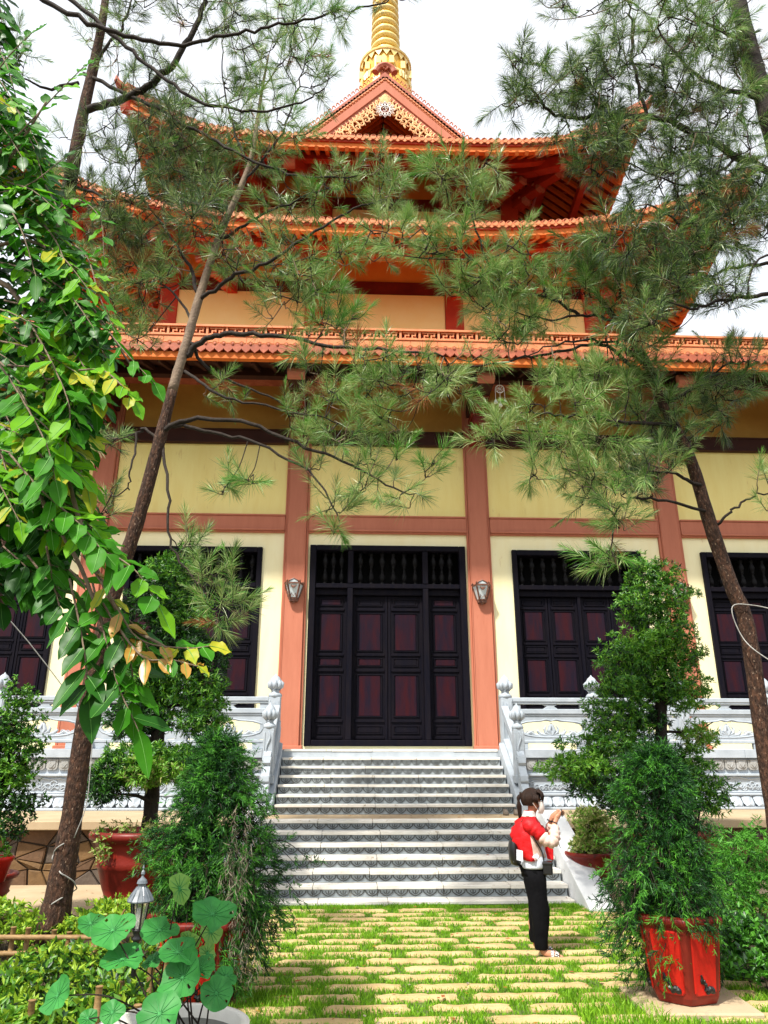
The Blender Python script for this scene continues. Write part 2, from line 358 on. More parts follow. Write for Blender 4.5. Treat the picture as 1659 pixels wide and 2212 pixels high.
# ---- upper storeys
def storey(hx, y0, y1, zs, cols, zb):
    """zs: strip bottom, strip top, beam top, wall top"""
    a, b, c, d = zs; wl = MB()
    wl.box(-hx, hx, y0+.05, y1, zb, c, 0); wl.box(-hx, hx, y0+.06, y1, c, d, 1)
    wl.build('wall', [M['yellow'], M['orange_wall']], temple)
    s = MB()
    xs = [-hx]+sorted(cols)+[hx]
    for i in range(len(xs)-1):
        s.box(xs[i]+.3, xs[i+1]-.3, y0-.08, y0+.04, a-.1, b, 0)
    s.build('parapet_panel', M['yellow'], temple, bevel=.01)
    s = MB(); s.box(-hx, hx, y0-.03, y0+.045, b+.02, c, 0); s.box(-hx, hx, y0-.06, y0+.045, d-.05, d+.5, 0); s.box(-hx-.05, -hx+.02, y0, y1, b, c, 0); s.box(hx-.02, hx+.05, y0, y1, b, c, 0)
    s.build('beam', M['red_dark'], temple)
    for x in cols+[-hx+.2, hx-.2]:
        k = MB(); k.box(x-.29, x+.29, y0-.14, y0+.3, zb, d+.3); k.build('column', M['red'], temple, bevel=.02)
storey(7.0, 3.3, 14.6, (14.95, 16.2, 16.72, 17.95), [-2.2, 2.3], 11.2)
storey(4.5, 3.3, 14.6, (19.05, 19.56, 20.1, 21.2), [-2.0, 2.2], 17.6)
# ---- upturned roofs
def eave_roof(hx, y0, y1, z0, up, pw, ix, iy0, iy1, zs, tx, ty0, ty1, zt, name):
    yc = (y0+y1)/2; hy = (y1-y0)/2; iyc = (iy0+iy1)/2; ihy = (iy1-iy0)/2; tyc = (ty0+ty1)/2; thy = (ty1-ty0)/2
    def E(k, u):
        z = z0+up*abs(u)**pw; ex = 1+.03*abs(u)**6
        if k == 0: return V((u*hx*ex, y0-.25*abs(u)**6, z))
        if k == 1: return V((hx*ex-.0, yc+u*hy, z))
        if k == 2: return V((-u*hx*ex, y1, z))
        return V((-hx*ex, yc-u*hy, z))
    def I(k, u, X, YC, HY, Z):
        return V([(u*X, YC-HY, Z), (X, YC+u*HY, Z), (-u*X, YC+HY, Z), (-X, YC-u*HY, Z)][k])
    def P(k, u, s): return E(k, u)*(1-s)+I(k, u, ix, iyc, ihy, zs)*s
    def T(k, u, s):
        p = (E(k, u)+V((0,0,.30)))*(1-s)+I(k, u, tx, tyc, thy, zt)*s; p.z -= .28*math.sin(PI*s); return p
    nu = 40; us = [-1+2*i/nu for i in range(nu+1)]
    so = MB(); tp = MB(); fa = MB()
    for k in range(4):
        out = [V((0,-1,0)), V((1,0,0)), V((0,1,0)), V((-1,0,0))][k]
        so.add([P(k, u, s) for u in us for s in (.02, .35, .7, 1)], [(i*4+j, (i+1)*4+j, (i+1)*4+j+1, i*4+j+1) for i in range(nu) for j in range(3)])
        ns = 7; tp.add([T(k, u, s/ns) for u in us for s in range(ns+1)], [(i*(ns+1)+j, i*(ns+1)+j+1, (i+1)*(ns+1)+j+1, (i+1)*(ns+1)+j) for i in range(nu) for j in range(ns)])
        for dz0, dz1, off, mi in ((-.02, .16, 0, 0), (.16, .26, .05, 1)):
            vs = []
            for u in us:
                p = E(k, u)+out*off; q = p-out*.14; vs += [p+V((0,0,dz0)), p+V((0,0,dz1)), q+V((0,0,dz1)), q+V((0,0,dz0))]
            fa.add(vs, [(i*4+a, (i+1)*4+a, (i+1)*4+(a+1) % 4, i*4+(a+1) % 4) for i in range(nu) for a in range(4)], mi)
    
    rf = tp.build('roof', M['tile'], temple, smooth=True)
    fa.build('eave_fascia', [M['orange'], M['red']], temple)
    # rafters square to the eave, running in to the wall or the hip
    ra = so
    for k in (0, 1, 3):
        H = hx if k == 0 else hy; Iw = ix if k == 0 else ihy
        n = int(2*H/.30)
        for i in range(n+1):
            c = -H+.1+i*(2*H-.2)/n
            smax = 1 if abs(c) <= Iw else (H-abs(c))/(H-Iw)
            if smax < .06: continue
            pts = []
            for j in range(5):
                s = .005+(smax*.98-.005)*j/4; u = max(-1, min(1, c/((1-s)*H+s*Iw))); sg = 1 if k in (0, 1) else -1
                pts.append(P(k, u*sg, s)-V((0,0,.07)))
            for j in range(4): ra.bar(pts[j], pts[j+1], .11, .12, 1)
        for s, wd, ht in ((.33, .2, .26), (.68, .24, .34)):
            q = [P(k, u, s)-V((0,0,.24)) for u in us[::2]]; pu = MB()
            for j in range(len(q)-1): pu.bar(q[j], q[j+1], wd, ht)
            pu.build('purlin', M['red'], temple)
    so.build('soffit', [M['red_dark'], M['orange']], temple)
    # hip beams beneath and hip ridges above
    for sx in (-1, 1):
        for k, u in ((0, sx), (2, -sx)):
            hb = MB(); q = [P(k, u, s)-V((0,0,.18)) for s in (.0, .25, .5, .75, 1)]
            for j in range(4): hb.bar(q[j], q[j+1], .26, .3)
            hb.build('hip_beam', M['red'], temple)
            hr = MB(); q = [T(k, u, s/10)+V((0,0,.12)) for s in range(10, -1, -1)]
            d = (q[-1]-q[-2]).normalized(); q += [q[-1]+d*.15+V((0,0,.06)), q[-1]+d*.28+V((0,0,.18)), q[-1]+d*.3+V((0,0,.34))]
            for j in range(len(q)-4): hr.bar(q[j], q[j+1], .26, .42)
            hr.tube(q[-4:], [.16, .13, .09, .03], 8)
            for j in range(2, 9): hr.tube([q[j]+V((0,0,.2)), q[j]+V((sx*.06,0,.36)), q[j]+V((sx*.2,0,.42)), q[j]+V((sx*.22,0,.3))], [.07,.06,.05,.03], 6, 0)
            hr.build('hip_ridge', M['tile'], temple)
    ti = MB()
    for k in (0, 1, 3):
        H = hx if k == 0 else hy; n = int(2*H/.205); out = [V((0,-1,0)), V((1,0,0)), V((0,1,0)), V((-1,0,0))][k]; al = [V((1,0,0)), V((0,1,0)), V((-1,0,0)), V((0,-1,0))][k]
        for i in range(n):
            u = -1+(2*i+1)/n; p = E(k, u)+out*.1+V((0,0,.33)); ru = 12 if k == 0 else 6
            tl = (E(k, min(1,u+.02))-E(k, max(-1,u-.02))).normalized()
            if i % 1 == 0:
                q = [p]+[T(k, u, s)+V((0,0,.05)) for s in (.15, .4, .7, 1)]
                ti.tube(q, .075, 8 if k == 0 else 6, 0)
                ti.tube([p+out*.012, p-out*.03], .088, 10, 1)
            a = E(k, min(1, u+1/n))+out*.07+V((0,0,.27))
            ti.prism([(-.1,.05),(-.085,-.02),(0,-.085),(.085,-.02),(.1,.05)], a, tl, V((0,0,1)), .03*(1 if k != 9 else 1), 1)
    ti.build('eave_tiles', [M['tile'], M['tile_pale']], rf, smooth=False)
    return P, E
P2, E2 = eave_roof(10.4, .2, 17.7, 16.10, 1.9, 3.3, 7.0, 3.3, 14.6, 17.95, 6.9, 3.25, 14.7, 18.7, 'mid')
P3, E3 = eave_roof(7.55, .1, 17.8, 19.07, 1.2, 5, 4.5, 3.3, 14.6, 21.6, 4.4, 3.3, 14.6, 22.0, 'top')
# bracket arms carrying the eaves
def arm(P, k, u, W=.34):
    b = MB(); s0, s1 = .93, .22
    q = [P(k, u, s)-V((0,0,.52)) for s in (1.0, .72, .45, .2)]
    for j in range(3): b.bar(q[j], q[j+1], W, .36, 0)
    side = V((1,0,0)) if k == 0 else V((0,1,0))
    b.tube([q[3]-side*W*.52, q[3]+side*W*.52], .19, 12, 1)
    for j, (s, dz) in enumerate(((.62, .9), (.78, 1.25), (.9, 1.6))):
        a, c = P(k, u, 1.0), P(k, u, s); z = c.z-dz
        b.bar((a.x, a.y, z), (c.x, c.y, z), W*.8, .24, 0); b.bar((c.x, c.y, z+.14), (c.x*.97+a.x*.03, c.y*.9+a.y*.1, z+.14), W*1.25, .07, 1)
        d = (V((c.x, c.y, z))-V((a.x, a.y, z))); d = d.normalized() if d.length else V((0,-1,0))
        b.bar((c.x, c.y, z-.02), V((c.x, c.y, z-.02))+d*.1, W*.86, .2, 1)
    b.build('bracket', [M['red'], M['column']], temple, bevel=.02)
for x in (-2.0, 2.2): arm(P3, 0, x/4.5*.95)
for u in (-1, 1): arm(P3, 0, u, .4); arm(P3, 0, u*.985, .3)
for x in (-4.45, 4.45): arm(P3, 0, x/4.5*.80)
for x in (-2.2, 2.3): arm(P2, 0, x/7)
for u in (-1, 1): arm(P2, 0, u, .4)
for u in (-.68, .68): arm(P2, 0, u)
for u in (-.5, 0, .5): arm(P3, 1, u); arm(P3, 3, u)
# ---- gable
AP, GB, GX, GY = 23.35, 20.75, 2.5, 1.6
g = MB()
sl = (AP-GB)/GX
for s in (-1, 1):
    g.add([(0,GY,AP+.12),(s*(GX+.25),GY,GB-.14),(s*(GX+.25),14,GB-.14),(0,14,AP+.12)], [(0,1,2,3)], 0)
    g.add([(0,GY+.02,AP),(s*GX,GY+.02,GB),(s*GX,14,GB),(0,14,AP)], [(0,1,2,3)], 1)
    for k in range(30):
        t = (k+.5)/30; x = s*(GX+.3)*t; z = AP+.16-(AP-GB+.26)*t
        g.tube([(x, GY-.12, z), (x, GY+.3, z)], .07, 8, 2)
        g.prism([(-.07,.03),(0,-.07),(.07,.03)], (x, GY-.06, z-.08), (1,0,0), (0,0,1), .03, 2)
    for k in range(60):
        y = GY+.3+k*.21; g.tube([(s*.1, y, AP+.1), (s*(GX+.2), y, GB-.1)], .07, 5, 0)
gab = g.build('gable', [M['tile'], M['red_dark'], M['tile_pale']], temple)
g = MB()
for s in (-1, 1):
    n = V((s*sl, 0, 1)).normalized()
    for off, w_, y_, mi in ((-.16, .26, GY-.03, 0), (-.36, .13, GY+.02, 0), (.2, .16, GY-.02, 1)):
        g.bar(V((0,y_,AP+.02))+V((0,0,off*1.35)), V((s*(GX+.2),y_,GB-.18))+V((0,0,off*1.35)), .12, w_, mi, up=(0,-1,0)) if False else g.prism([(0, AP+off*1.35+w_*.7), (0, AP+off*1.35-w_*.7), (s*(GX+.25), GB-.25+off*1.35-w_*.7), (s*(GX+.25), GB-.25+off*1.35+w_*.7)], (0,y_,0), (1,0,0), (0,0,1), .1, mi)
g.build('barge_board', [M['column'], M['tile']], gab)
g = MB()
for s in (-1, 1):
    for k in range(22):
        t = k/22; x = s*(GX+.25)*t; z = AP+.52-(AP-GB+.26)*t
        g.tube([(x, GY-.05, z+.0), (x+s*.05, GY-.05, z+.07), (x+s*.1, GY-.05, z+.02), (x+s*.09, GY-.05, z-.04)], .022, 5)
g.build('ridge_scrolls', M['tile_pale'], gab)
g = MB(); 
for s in (-1, 1):
    for k in range(9): 
        y = GY+.14+k*.24; g.bar((s*.05, y, AP-.12), (s*(GX-.05), y, GB-.02), .09, .11, 0)
g.build('soffit_slats', M['orange'], gab)
g = MB(); g.prism([(-GX,GB-.3),(GX,GB-.3),(0,AP-.06)], (0, GY+2.2, 0), (1,0,0), (0,0,1), -.1, 0)
for x in (-.62, .62): g.box(x-.12, x+.12, GY+1.3, GY+1.6, GB-.5, AP-.8, 1)
g.build('pediment', [M['red_dark'], M['red']], gab)
# carved scrollwork under the rakes and the round lotus medallion
g = MB(); random.seed(11)
def spiral(mb, cx, cz, r, turns, a0, dirn, y, th):
    pts = []
    for i in range(13):
        t = i/12; a = a0+dirn*turns*2*PI*t; rr = r*(1-.8*t); pts.append((cx+rr*math.cos(a), y, cz+rr*math.sin(a)))
    mb.tube(pts, lerpn([th, th*.6], 13), 5)
for s in (-1, 1):
    for k in range(22):
        t = .04+.92*k/21; x = s*GX*t; z = AP-.50-(AP-GB-.05)*t
        wv = .06+.17*(1-t)*(1 if t < .35 else .75)
        spiral(g, x-s*random.uniform(0,.06), z-.08-random.uniform(0,wv), random.uniform(.11,.17), 1.1, random.uniform(0,6), random.choice((-1,1)), GY-.06, .030)
        g.tube([(x, GY-.06, z+.02), (x-s*.07, GY-.07, z-.07), (x-s*.02, GY-.06, z-.19-wv*.5)], [.028,.03,.01], 5)
    for k in range(13):
        t = .10+.72*k/12; x = s*GX*t; z = AP-.78-(AP-GB-.05)*t
        if z > GB+.02: spiral(g, x-s*.10, z-.16, random.uniform(.10,.15), 1.15, random.uniform(0,6), random.choice((-1,1)), GY-.05, .028); g.tube([(x, GY-.05, z+.1), (x-s*.12, GY-.06, z-.02), (x-s*.22, GY-.05, z-.24)], [.03,.034,.008], 5)
    for k in range(9):
        a = PI/2+s*k*.17; L = .36-.02*k
        g.tube([(math.cos(a)*.1, GY-.07, AP-1.0+math.sin(a)*.1), (math.cos(a)*L*.7+s*.02, GY-.08, AP-.98+math.sin(a)*L*.9), (math.cos(a)*L*1.05, GY-.07, AP-.95+math.sin(a)*L*1.3)], [.03,.034,.008], 5)
g.build('scroll_carving', M['carve'], gab)
g = MB(); c = V((0, GY-.1, AP-1.22))
for k in range(12):
    a = 2*PI*k/12; g.tube([c+V((math.cos(a)*.17,0,math.sin(a)*.17)), c+V((math.cos(a-.16)*.27,0,math.sin(a-.16)*.27)), c+V((math.cos(a)*.34,0,math.sin(a)*.34)), c+V((math.cos(a+.16)*.27,0,math.sin(a+.16)*.27)), c+V((math.cos(a)*.17,0,math.sin(a)*.17))], .017, 5, 0)
g.tube([c+V((math.cos(a)*.16,0,math.sin(a)*.16)) for a in np.linspace(0, 2*PI, 17)[:-1]], .02, 6, 0, closed=True)
g.lathe([(.15,0),(.15,.02)], c+V((0,.05,0)), 20, 1, ax=(0,-1,0))
for st in ([(-.07,.05),(-.02,.09),(.04,.06),(.0,.02),(.05,-.03),(.0,-.09),(-.06,-.05)], [(.06,.1),(.08,.04)], [(-.02,.11),(.03,.125)]):
    g.tube([c+V((a,0,b)) for a, b in st], .013, 5, 0)
g.build('medallion', [M['white'], M['red_dark']], gab)
g = MB(); g.tube(spline([(-.32, GY-.06, AP+.42), (-.22, GY-.06, AP+.62), (0, GY-.08, AP+.72), (.22, GY-.06, AP+.62), (.32, GY-.06, AP+.42)], 4), .12, 8)
g.tube([(0, GY-.1, AP+.5), (.1, GY-.12, AP+.58), (0, GY-.12, AP+.68), (-.09, GY-.12, AP+.6), (-.03, GY-.1, AP+.55)], .04, 6); g.bar((0, GY-.05, AP+.5), (0, 14, AP+.5), .3, .7)
g.build('ridge', M['tile'], gab)
# ---- golden spire
SX, SY = .28, 7.5
sp = MB(); sp.lathe([(1.5, 23.5), (1.5, 27.5), (1.25, 27.9), (1.15, 29.4), (1.05, 29.8)], (SX,SY,0), 24, 0)
prof = [(1.02, 29.6), (1.02, 30.9), (.9, 31.1), (.7, 31.3), (.62, 31.6)]
sp.lathe(prof, (SX,SY,0), 24, 0)
spo = sp.build('spire', M['gold'], temple, smooth=False)
sp = MB(); z = 31.55; r = .665
for k in range(17):
    sp.lathe([(r*.86, z), (r, z+.06), (r*1.02, z+.14), (r*.98, z+.2)], (SX,SY,0), 24, 1); sp.lathe([(r*.86, z+.2), (r*.83, z+.44)], (SX,SY,0), 24, 0); z += .43; r *= .985
sp.lathe([(r*.9, z), (r*.5, z+.6), (.02, z+2)], (SX,SY,0), 16, 0)
sp.build('spire_rings', [M['gold'], M['gold_pale']], spo, smooth=True)
sp = MB()
for k in range(20):
    a = 2*PI*k/20; t = V((-math.sin(a), math.cos(a), 0)); o = V((SX+1.06*math.cos(a), SY+1.06*math.sin(a), 31.0))
    sp.prism([(-.165,0),(.165,0),(.165,-.06),(0,-.36),(-.165,-.06)], o, t, V((0,0,1)), .03, 0)
sp.lathe([(1.0,30.98),(1.14,30.98),(1.16,31.06),(1.1,31.14),(.8,31.2)], (SX,SY,0), 24, 0)
sp.lathe([(1.0,29.9),(1.1,29.92),(1.1,30.02),(1.,30.05)], (SX,SY,0), 24, 0)
for k in range(12):
    a = 2*PI*k/12+.2; o = V((SX+1.08*math.cos(a), SY+1.08*math.sin(a), 29.6)); t = V((-math.sin(a), math.cos(a), 0))
    for q in (-1, 0, 1):
        sp.tube([o+t*q*.12, o+t*q*.16+V((0,0,.25)), o+t*q*.05+V((0,0,.5+.2*(q == 0)))], [.07,.08,.01], 6, 0)
    sp.box(o.x-.1, o.x+.1, o.y-.1, o.y+.1, 30.1, 30.5, 0)
sp.build('spire_crown', M['gold_pale'], spo)
# ================================================================== WORLD AND SUN
SUN = V((-.50, -.70, 1.28)).normalized()
wd = bpy.data.worlds.new('World'); S.world = wd; wd.use_nodes = True; nt = wd.node_tree
bg = nt.nodes['Background']; out = nt.nodes['World Output']
sky = N(nt, 'ShaderNodeTexSky', sky_type='NISHITA', sun_disc=False, sun_elevation=math.asin(SUN.z), sun_rotation=math.atan2(SUN.x, SUN.y), dust_density=3.0)
nt.links.new(sky.outputs[0], bg.inputs[0]); bg.inputs[1].default_value = .05
tc = N(nt, 'ShaderNodeTexCoord'); nz = N(nt, 'ShaderNodeTexNoise'); nz.inputs['Scale'].default_value = 2.2; nz.inputs['Detail'].default_value = 5; nt.links.new(tc.outputs['Generated'], nz.inputs['Vector'])
cl = ramp(nt, nz.outputs[0], [(.3, (.90,.95,.98)), (.6, (1,1,1))])
b2 = N(nt, 'ShaderNodeBackground'); nt.links.new(cl, b2.inputs[0]); b2.inputs[1].default_value = .75
ad = N(nt, 'ShaderNodeAddShader'); nt.links.new(bg.outputs[0], ad.inputs[0]); nt.links.new(b2.outputs[0], ad.inputs[1]); nt.links.new(ad.outputs[0], out.inputs[0])
sun = bpy.data.objects.new('sun', bpy.data.lights.new('sun', 'SUN')); COL.objects.link(sun)
sun.data.energy = 4.8; sun.data.angle = R(3); sun.data.color = (1, .95, .86)
sun.rotation_euler = (-SUN).to_track_quat('-Z', 'Y').to_euler()
S.view_settings.view_transform = 'Standard'; S.view_settings.look = 'None'; S.view_settings.exposure = .52; S.view_settings.gamma = 1
S.cycles.max_bounces = 6; S.cycles.transparent_max_bounces = 8; S.cycles.sample_clamp_indirect = 6
# ================================================================== GROUND
g = MB(); n = 60
g.add([(-400,-400,-.02),(400,-400,-.02),(400,400,-.02),(-400,400,-.02)], [(0,1,2,3)])
tag(g.build('ground', M['soil']), kind='structure')
g = MB(); g.box(-14, -2.75, -6.75, -4.15, -.02, .03); g.box(2.75, 14, -6.75, -4.15, -.02, .03)
tag(g.build('garden_path', M['concrete'], bevel=.01), kind='structure')
PX0, PX1, PY0, PY1 = -2.55, 2.62, -13.2, -6.12
g = MB(); g.add([(PX0,PY0,.0),(PX1,PY0,.0),(PX1,PY1,.0),(PX0,PY1,.0)], [(0,1,2,3)])
tag(g.build('turf_base', pm('turf_soil', (.10,.15,.03), (.07,.09,.025), 6, .95, .5, 40)), kind='structure')
random.seed(3); pv = MB(); gaps = []
row = 0; y = PY1-.24
PITCHR = .29
def rough_block(mb, x0, x1, y0, y1, z0, z1):
    nx = max(3, int((x1-x0)/.07)); top = []; vs = []
    for j in range(4):
        for i in range(nx+1):
            fx, fy = i/nx, j/3; ed = (i in (0, nx)) or (j in (0, 3))
            vs.append((x0+(x1-x0)*fx+random.uniform(-.008,.008), y0+(y1-y0)*fy+random.uniform(-.009,.009), (z1-.018 if ed else z1)+random.uniform(-.004,.004)))
    fs = [(j*(nx+1)+i, j*(nx+1)+i+1, (j+1)*(nx+1)+i+1, (j+1)*(nx+1)+i) for j in range(3) for i in range(nx)]
    k = len(vs)
    for i in range(nx+1): vs.append((vs[i][0], vs[i][1]-.004, z0))
    fs += [(k+i, k+i+1, i+1, i) for i in range(nx)]
    k2 = len(vs); b = 3*(nx+1)
    for i in range(nx+1): vs.append((vs[b+i][0], vs[b+i][1], z0))
    fs += [(b+i, b+i+1, k2+i+1, k2+i) for i in range(nx)]
    for c in (0, nx):
        q = [j*(nx+1)+c for j in range(4)]; k3 = len(vs); vs += [(vs[t][0], vs[t][1], z0) for t in q]
        fs += [(q[t], q[t+1], k3+t+1, k3+t) for t in range(3)]
    mb.add(vs, fs)
blocks = []
while y > PY0:
    x = PX0+(.42 if row % 2 else 0)-random.uniform(0, .15)
    while x < PX1:
        L = random.uniform(.62, .74); a, b = max(x, PX0), min(x+L, PX1)
        if b-a > .15:
            dy = random.uniform(-.012, .012); blocks.append((a, b, y-.165+dy, y+dy)); rough_block(pv, a, b, y-.165+dy, y+dy, -.03, .03)
        x += L+random.uniform(.09, .15)
    y -= PITCHR*random.uniform(.97, 1.03); row += 1
tag(pv.build('paving', M['paver'], smooth=False), kind='structure')
# turf between the bars
def blades(regions, n, hmin, hmax, name, seed, keep=None, mats=('g_mid', 'g_light')):
    rs = np.random.RandomState(seed); mb = MB(); cnt = 0
    areas = np.array([(r[1]-r[0])*(r[3]-r[2]) for r in regions]); idx = rs.choice(len(regions), n, p=areas/areas.sum())
    for i in idx:
        x0, x1, y0, y1 = regions[i]; x = rs.uniform(x0, x1); y = rs.uniform(y0, y1)
        d = .5+.5*math.sin(x*3.1+1.7*math.sin(y*2.3))*math.cos(y*2.7+x)
        if keep and not keep(x, y, rs, d): continue
        h = rs.uniform(hmin, hmax)*(.55+.9*d); a = rs.uniform(0, 2*PI); w = rs.uniform(.003, .0065); l = rs.uniform(.1, .75)*h
        dx, dy = math.cos(a), math.sin(a); b = rs.uniform(0, 2*PI); px, py = math.cos(b)*w, math.sin(b)*w
        mb.add([(x-px,y-py,0),(x+px,y+py,0),(x+dx*l*.3+px*.7,y+dy*l*.3+py*.7,h*.6),(x+dx*l*.3-px*.7,y+dy*l*.3-py*.7,h*.6),(x+dx*l,y+dy*l,h)], [(0,1,2,3),(3,2,4)], 0 if rs.rand() < .55 else 1)
    return mb
inb = {}
for b in blocks:
    for k in range(int(b[2]*4)-1, int(b[3]*4)+2): inb.setdefault(k, []).append(b)
def free(x, y, rs, d):
    if (x-1.13)**2+(y+8.8)**2 < .03: return False
    for b in inb.get(int(y*4), ()):
        m = .012+.026*d if rs.rand() < .8 else .05
        if b[0]+m < x < b[1]-m and b[2]+m < y < b[3]-m: return False
    return True
gm = blades([(PX0, PX1, -11.6, PY1+.05)], 88000, .024, .048, 'grass', 5, free)
g2 = blades([(.9, 1.5, -11.0, -10.1), (-1.7, -1.2, -10.6, -10.0), (-.2, .25, -10.9, -10.3)], 2200, .04, .085, 'grass', 8)
o = len(gm.v); gm.v += g2.v; gm.f += [tuple(i+o for i in f) for f in g2.f]; gm.m += g2.m
g2 = blades([(-2.2, 2.2, -6.3, -6.1)], 2600, .02, .06, 'grass', 9)
o = len(gm.v); gm.v += g2.v; gm.f += [tuple(i+o for i in f) for f in g2.f]; gm.m += g2.m
tag(gm.build('grass', [M['g_mid'], M['g_light']]), 'short green grass growing in the joints between the sandstone pavers', 'grass', kind='stuff')
# ================================================================== TERRACES
T1 = .95; T2 = 2.10
g = MB(); g.box(-14, -2.25, -4.33, -1.25, T1-.13, T1); g.box(2.25, 14, -4.33, -1.25, T1-.13, T1); g.box(-2.245, 2.245, -4.16, -1.25, T1-.13, T1-.003); tag(g.build('terrace_floor', M['concrete'], bevel=.012), kind='structure')
random.seed(21)
stone_m = [pm('rubble_stone_%s' % n, c, c2, 4, .75, .5, 18, spots=(.07,.05,.03), sp_scale=9, sp_lim=.62) for n, c, c2 in (('tan', (.15,.085,.038), (.095,.052,.022)), ('brown', (.13,.07,.035), (.075,.042,.022)), ('grey', (.11,.085,.065), (.065,.05,.04)), ('ochre', (.19,.11,.045), (.12,.068,.028)))]
def rubble(x0, x1, label):
    t = thing('retaining_wall', ((x0+x1)/2, -4.1, 0), label, 'wall', 'crazy stone retaining walls beside the steps')
    b = MB(); b.box(x0, x1, -4.10, -3.7, 0, T1-.13); core = b.build('mortar_core', M['mortar'], t)
    nx = int((x1-x0)/.36); nz_ = 4; gp = {}
    for i in range(nx+1):
        for j in range(nz_+1):
            gp[i, j] = (x0+(x1-x0)*i/nx+(random.uniform(-.15,.15) if 0 < i < nx else 0), (T1-.14)*j/nz_+(random.uniform(-.085,.085) if 0 < j < nz_ else 0))
    sm = MB()
    for i in range(nx):
        for j in range(nz_):
            q = [gp[i,j], gp[i+1,j], gp[i+1,j+1], gp[i,j+1]]
            tris = [q] if random.random() < .62 else ([[q[0],q[1],q[2]],[q[0],q[2],q[3]]] if random.random() < .5 else [[q[0],q[1],q[3]],[q[1],q[2],q[3]]])
            for p in tris:
                cx = sum(a for a, _ in p)/len(p); cz = sum(b for _, b in p)/len(p); h = random.uniform(.02,.06); mi = random.randrange(4)
                def sh(f): return [(cx+(a-cx)*f, cz+(b_-cz)*f) for a, b_ in p]
                o_, i_ = sh(.93), sh(.80); n = len(p)
                ty = random.uniform(-.012,.012)
                vs = [(a, -4.095, c) for a, c in o_]+[(a, -4.10-h*.8, c) for a, c in sh(.91)]+[(a, -4.10-h-ty*(1 if k % 2 else -1), c) for k, (a, c) in enumerate(i_)]
                sm.add(vs, [(k, (k+1) % n, n+(k+1) % n, n+k) for k in range(n)]+[(n+k, n+(k+1) % n, 2*n+(k+1) % n, 2*n+k) for k in range(n)]+[tuple(range(2*n, 3*n))], mi)
    sm.build('stone_facing', stone_m, t)
rubble(-13.5, -2.62, 'brown crazy stone retaining wall left of the steps, behind the pine trunk')
rubble(2.62, 13.5, 'brown crazy stone retaining wall right of the steps, behind the potted junipers')
# ---- steps
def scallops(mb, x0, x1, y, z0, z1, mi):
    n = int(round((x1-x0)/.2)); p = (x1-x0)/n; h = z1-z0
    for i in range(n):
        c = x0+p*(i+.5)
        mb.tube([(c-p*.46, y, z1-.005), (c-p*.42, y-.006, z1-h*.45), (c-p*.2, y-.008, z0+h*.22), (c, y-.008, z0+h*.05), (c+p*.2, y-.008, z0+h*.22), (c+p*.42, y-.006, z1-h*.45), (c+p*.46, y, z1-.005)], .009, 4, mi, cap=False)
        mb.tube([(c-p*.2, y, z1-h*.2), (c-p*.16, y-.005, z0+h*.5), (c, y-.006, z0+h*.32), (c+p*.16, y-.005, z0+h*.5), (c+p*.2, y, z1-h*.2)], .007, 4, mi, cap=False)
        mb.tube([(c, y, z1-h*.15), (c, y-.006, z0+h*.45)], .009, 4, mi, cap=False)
def step(parent, hw, y, z, rise, depth):
    b = MB(); th = .045; x = -hw
    rise_b = z-rise
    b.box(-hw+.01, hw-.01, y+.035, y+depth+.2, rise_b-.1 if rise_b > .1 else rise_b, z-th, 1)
    while x < hw-.01:
        L = random.uniform(.8, 1.0); e = min(hw, x+L); e = hw if hw-e < .25 else e
        b.box(x+.004, e-.004, y+random.uniform(-.010,.006), y+depth+.06, z-th+random.uniform(-.003,.003), z+random.uniform(-.003,.003), 0); b.box(e-.006, e+.006, y+.031, y+.04, rise_b, z-th, 2) if e < hw and rise > .08 else None; x = e
    if rise > .08:
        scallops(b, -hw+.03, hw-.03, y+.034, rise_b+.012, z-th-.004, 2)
        b.box(-hw+.01, hw-.01, y+.02, y+.035, rise_b, rise_b+.012, 1)
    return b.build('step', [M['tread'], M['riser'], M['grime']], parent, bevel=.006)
st1 = thing('stone_steps', (0, -6.05, 0), 'lower flight of white stone steps with scalloped risers rising from the paved court', 'steps', 'stone flights up to the doors')
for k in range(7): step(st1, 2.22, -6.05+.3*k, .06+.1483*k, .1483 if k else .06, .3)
for s in (-1, 1):
    c = MB(); P_ = [(-6.62, .0), (-6.62, .05), (-4.3, T1+.13), (-3.95, T1+.13), (-3.95, .0)]
    x0 = 2.24 if s > 0 else -2.60
    c.prism([(a, b) for a, b in P_], (x0+.36, 0, 0) if False else (x0, 0, 0), (0,1,0), (0,0,1), .36, 0)
    c.build('cheek_wall', pm('mossy_white_stone', (.78,.79,.80), (.70,.72,.74), 2, .6, .1, 60, spots=(.50,.51,.50), sp_scale=22, sp_lim=.68), st1, bevel=.01)
st2 = thing('stone_steps', (0, -3.1, T1), 'upper flight of white stone steps climbing from the terrace to the central door', 'steps', 'stone flights up to the doors')
for k in range(7): step(st2, 2.18, -2.75+.25*k, T1+.1643*(k+1), .1643, .25 if k < 6 else .9)
for s in (-1, 1):
    c = MB(); x0 = 2.2 if s > 0 else -2.5
    c.prism([(-2.92, T1), (-2.92, T1+.16), (-1.3, T2+.12), (-1.3, T1)], (x0, 0, 0), (0,1,0), (0,0,1), .3, 0)
    c.build('stringer', M['stone'], st2, bevel=.01)
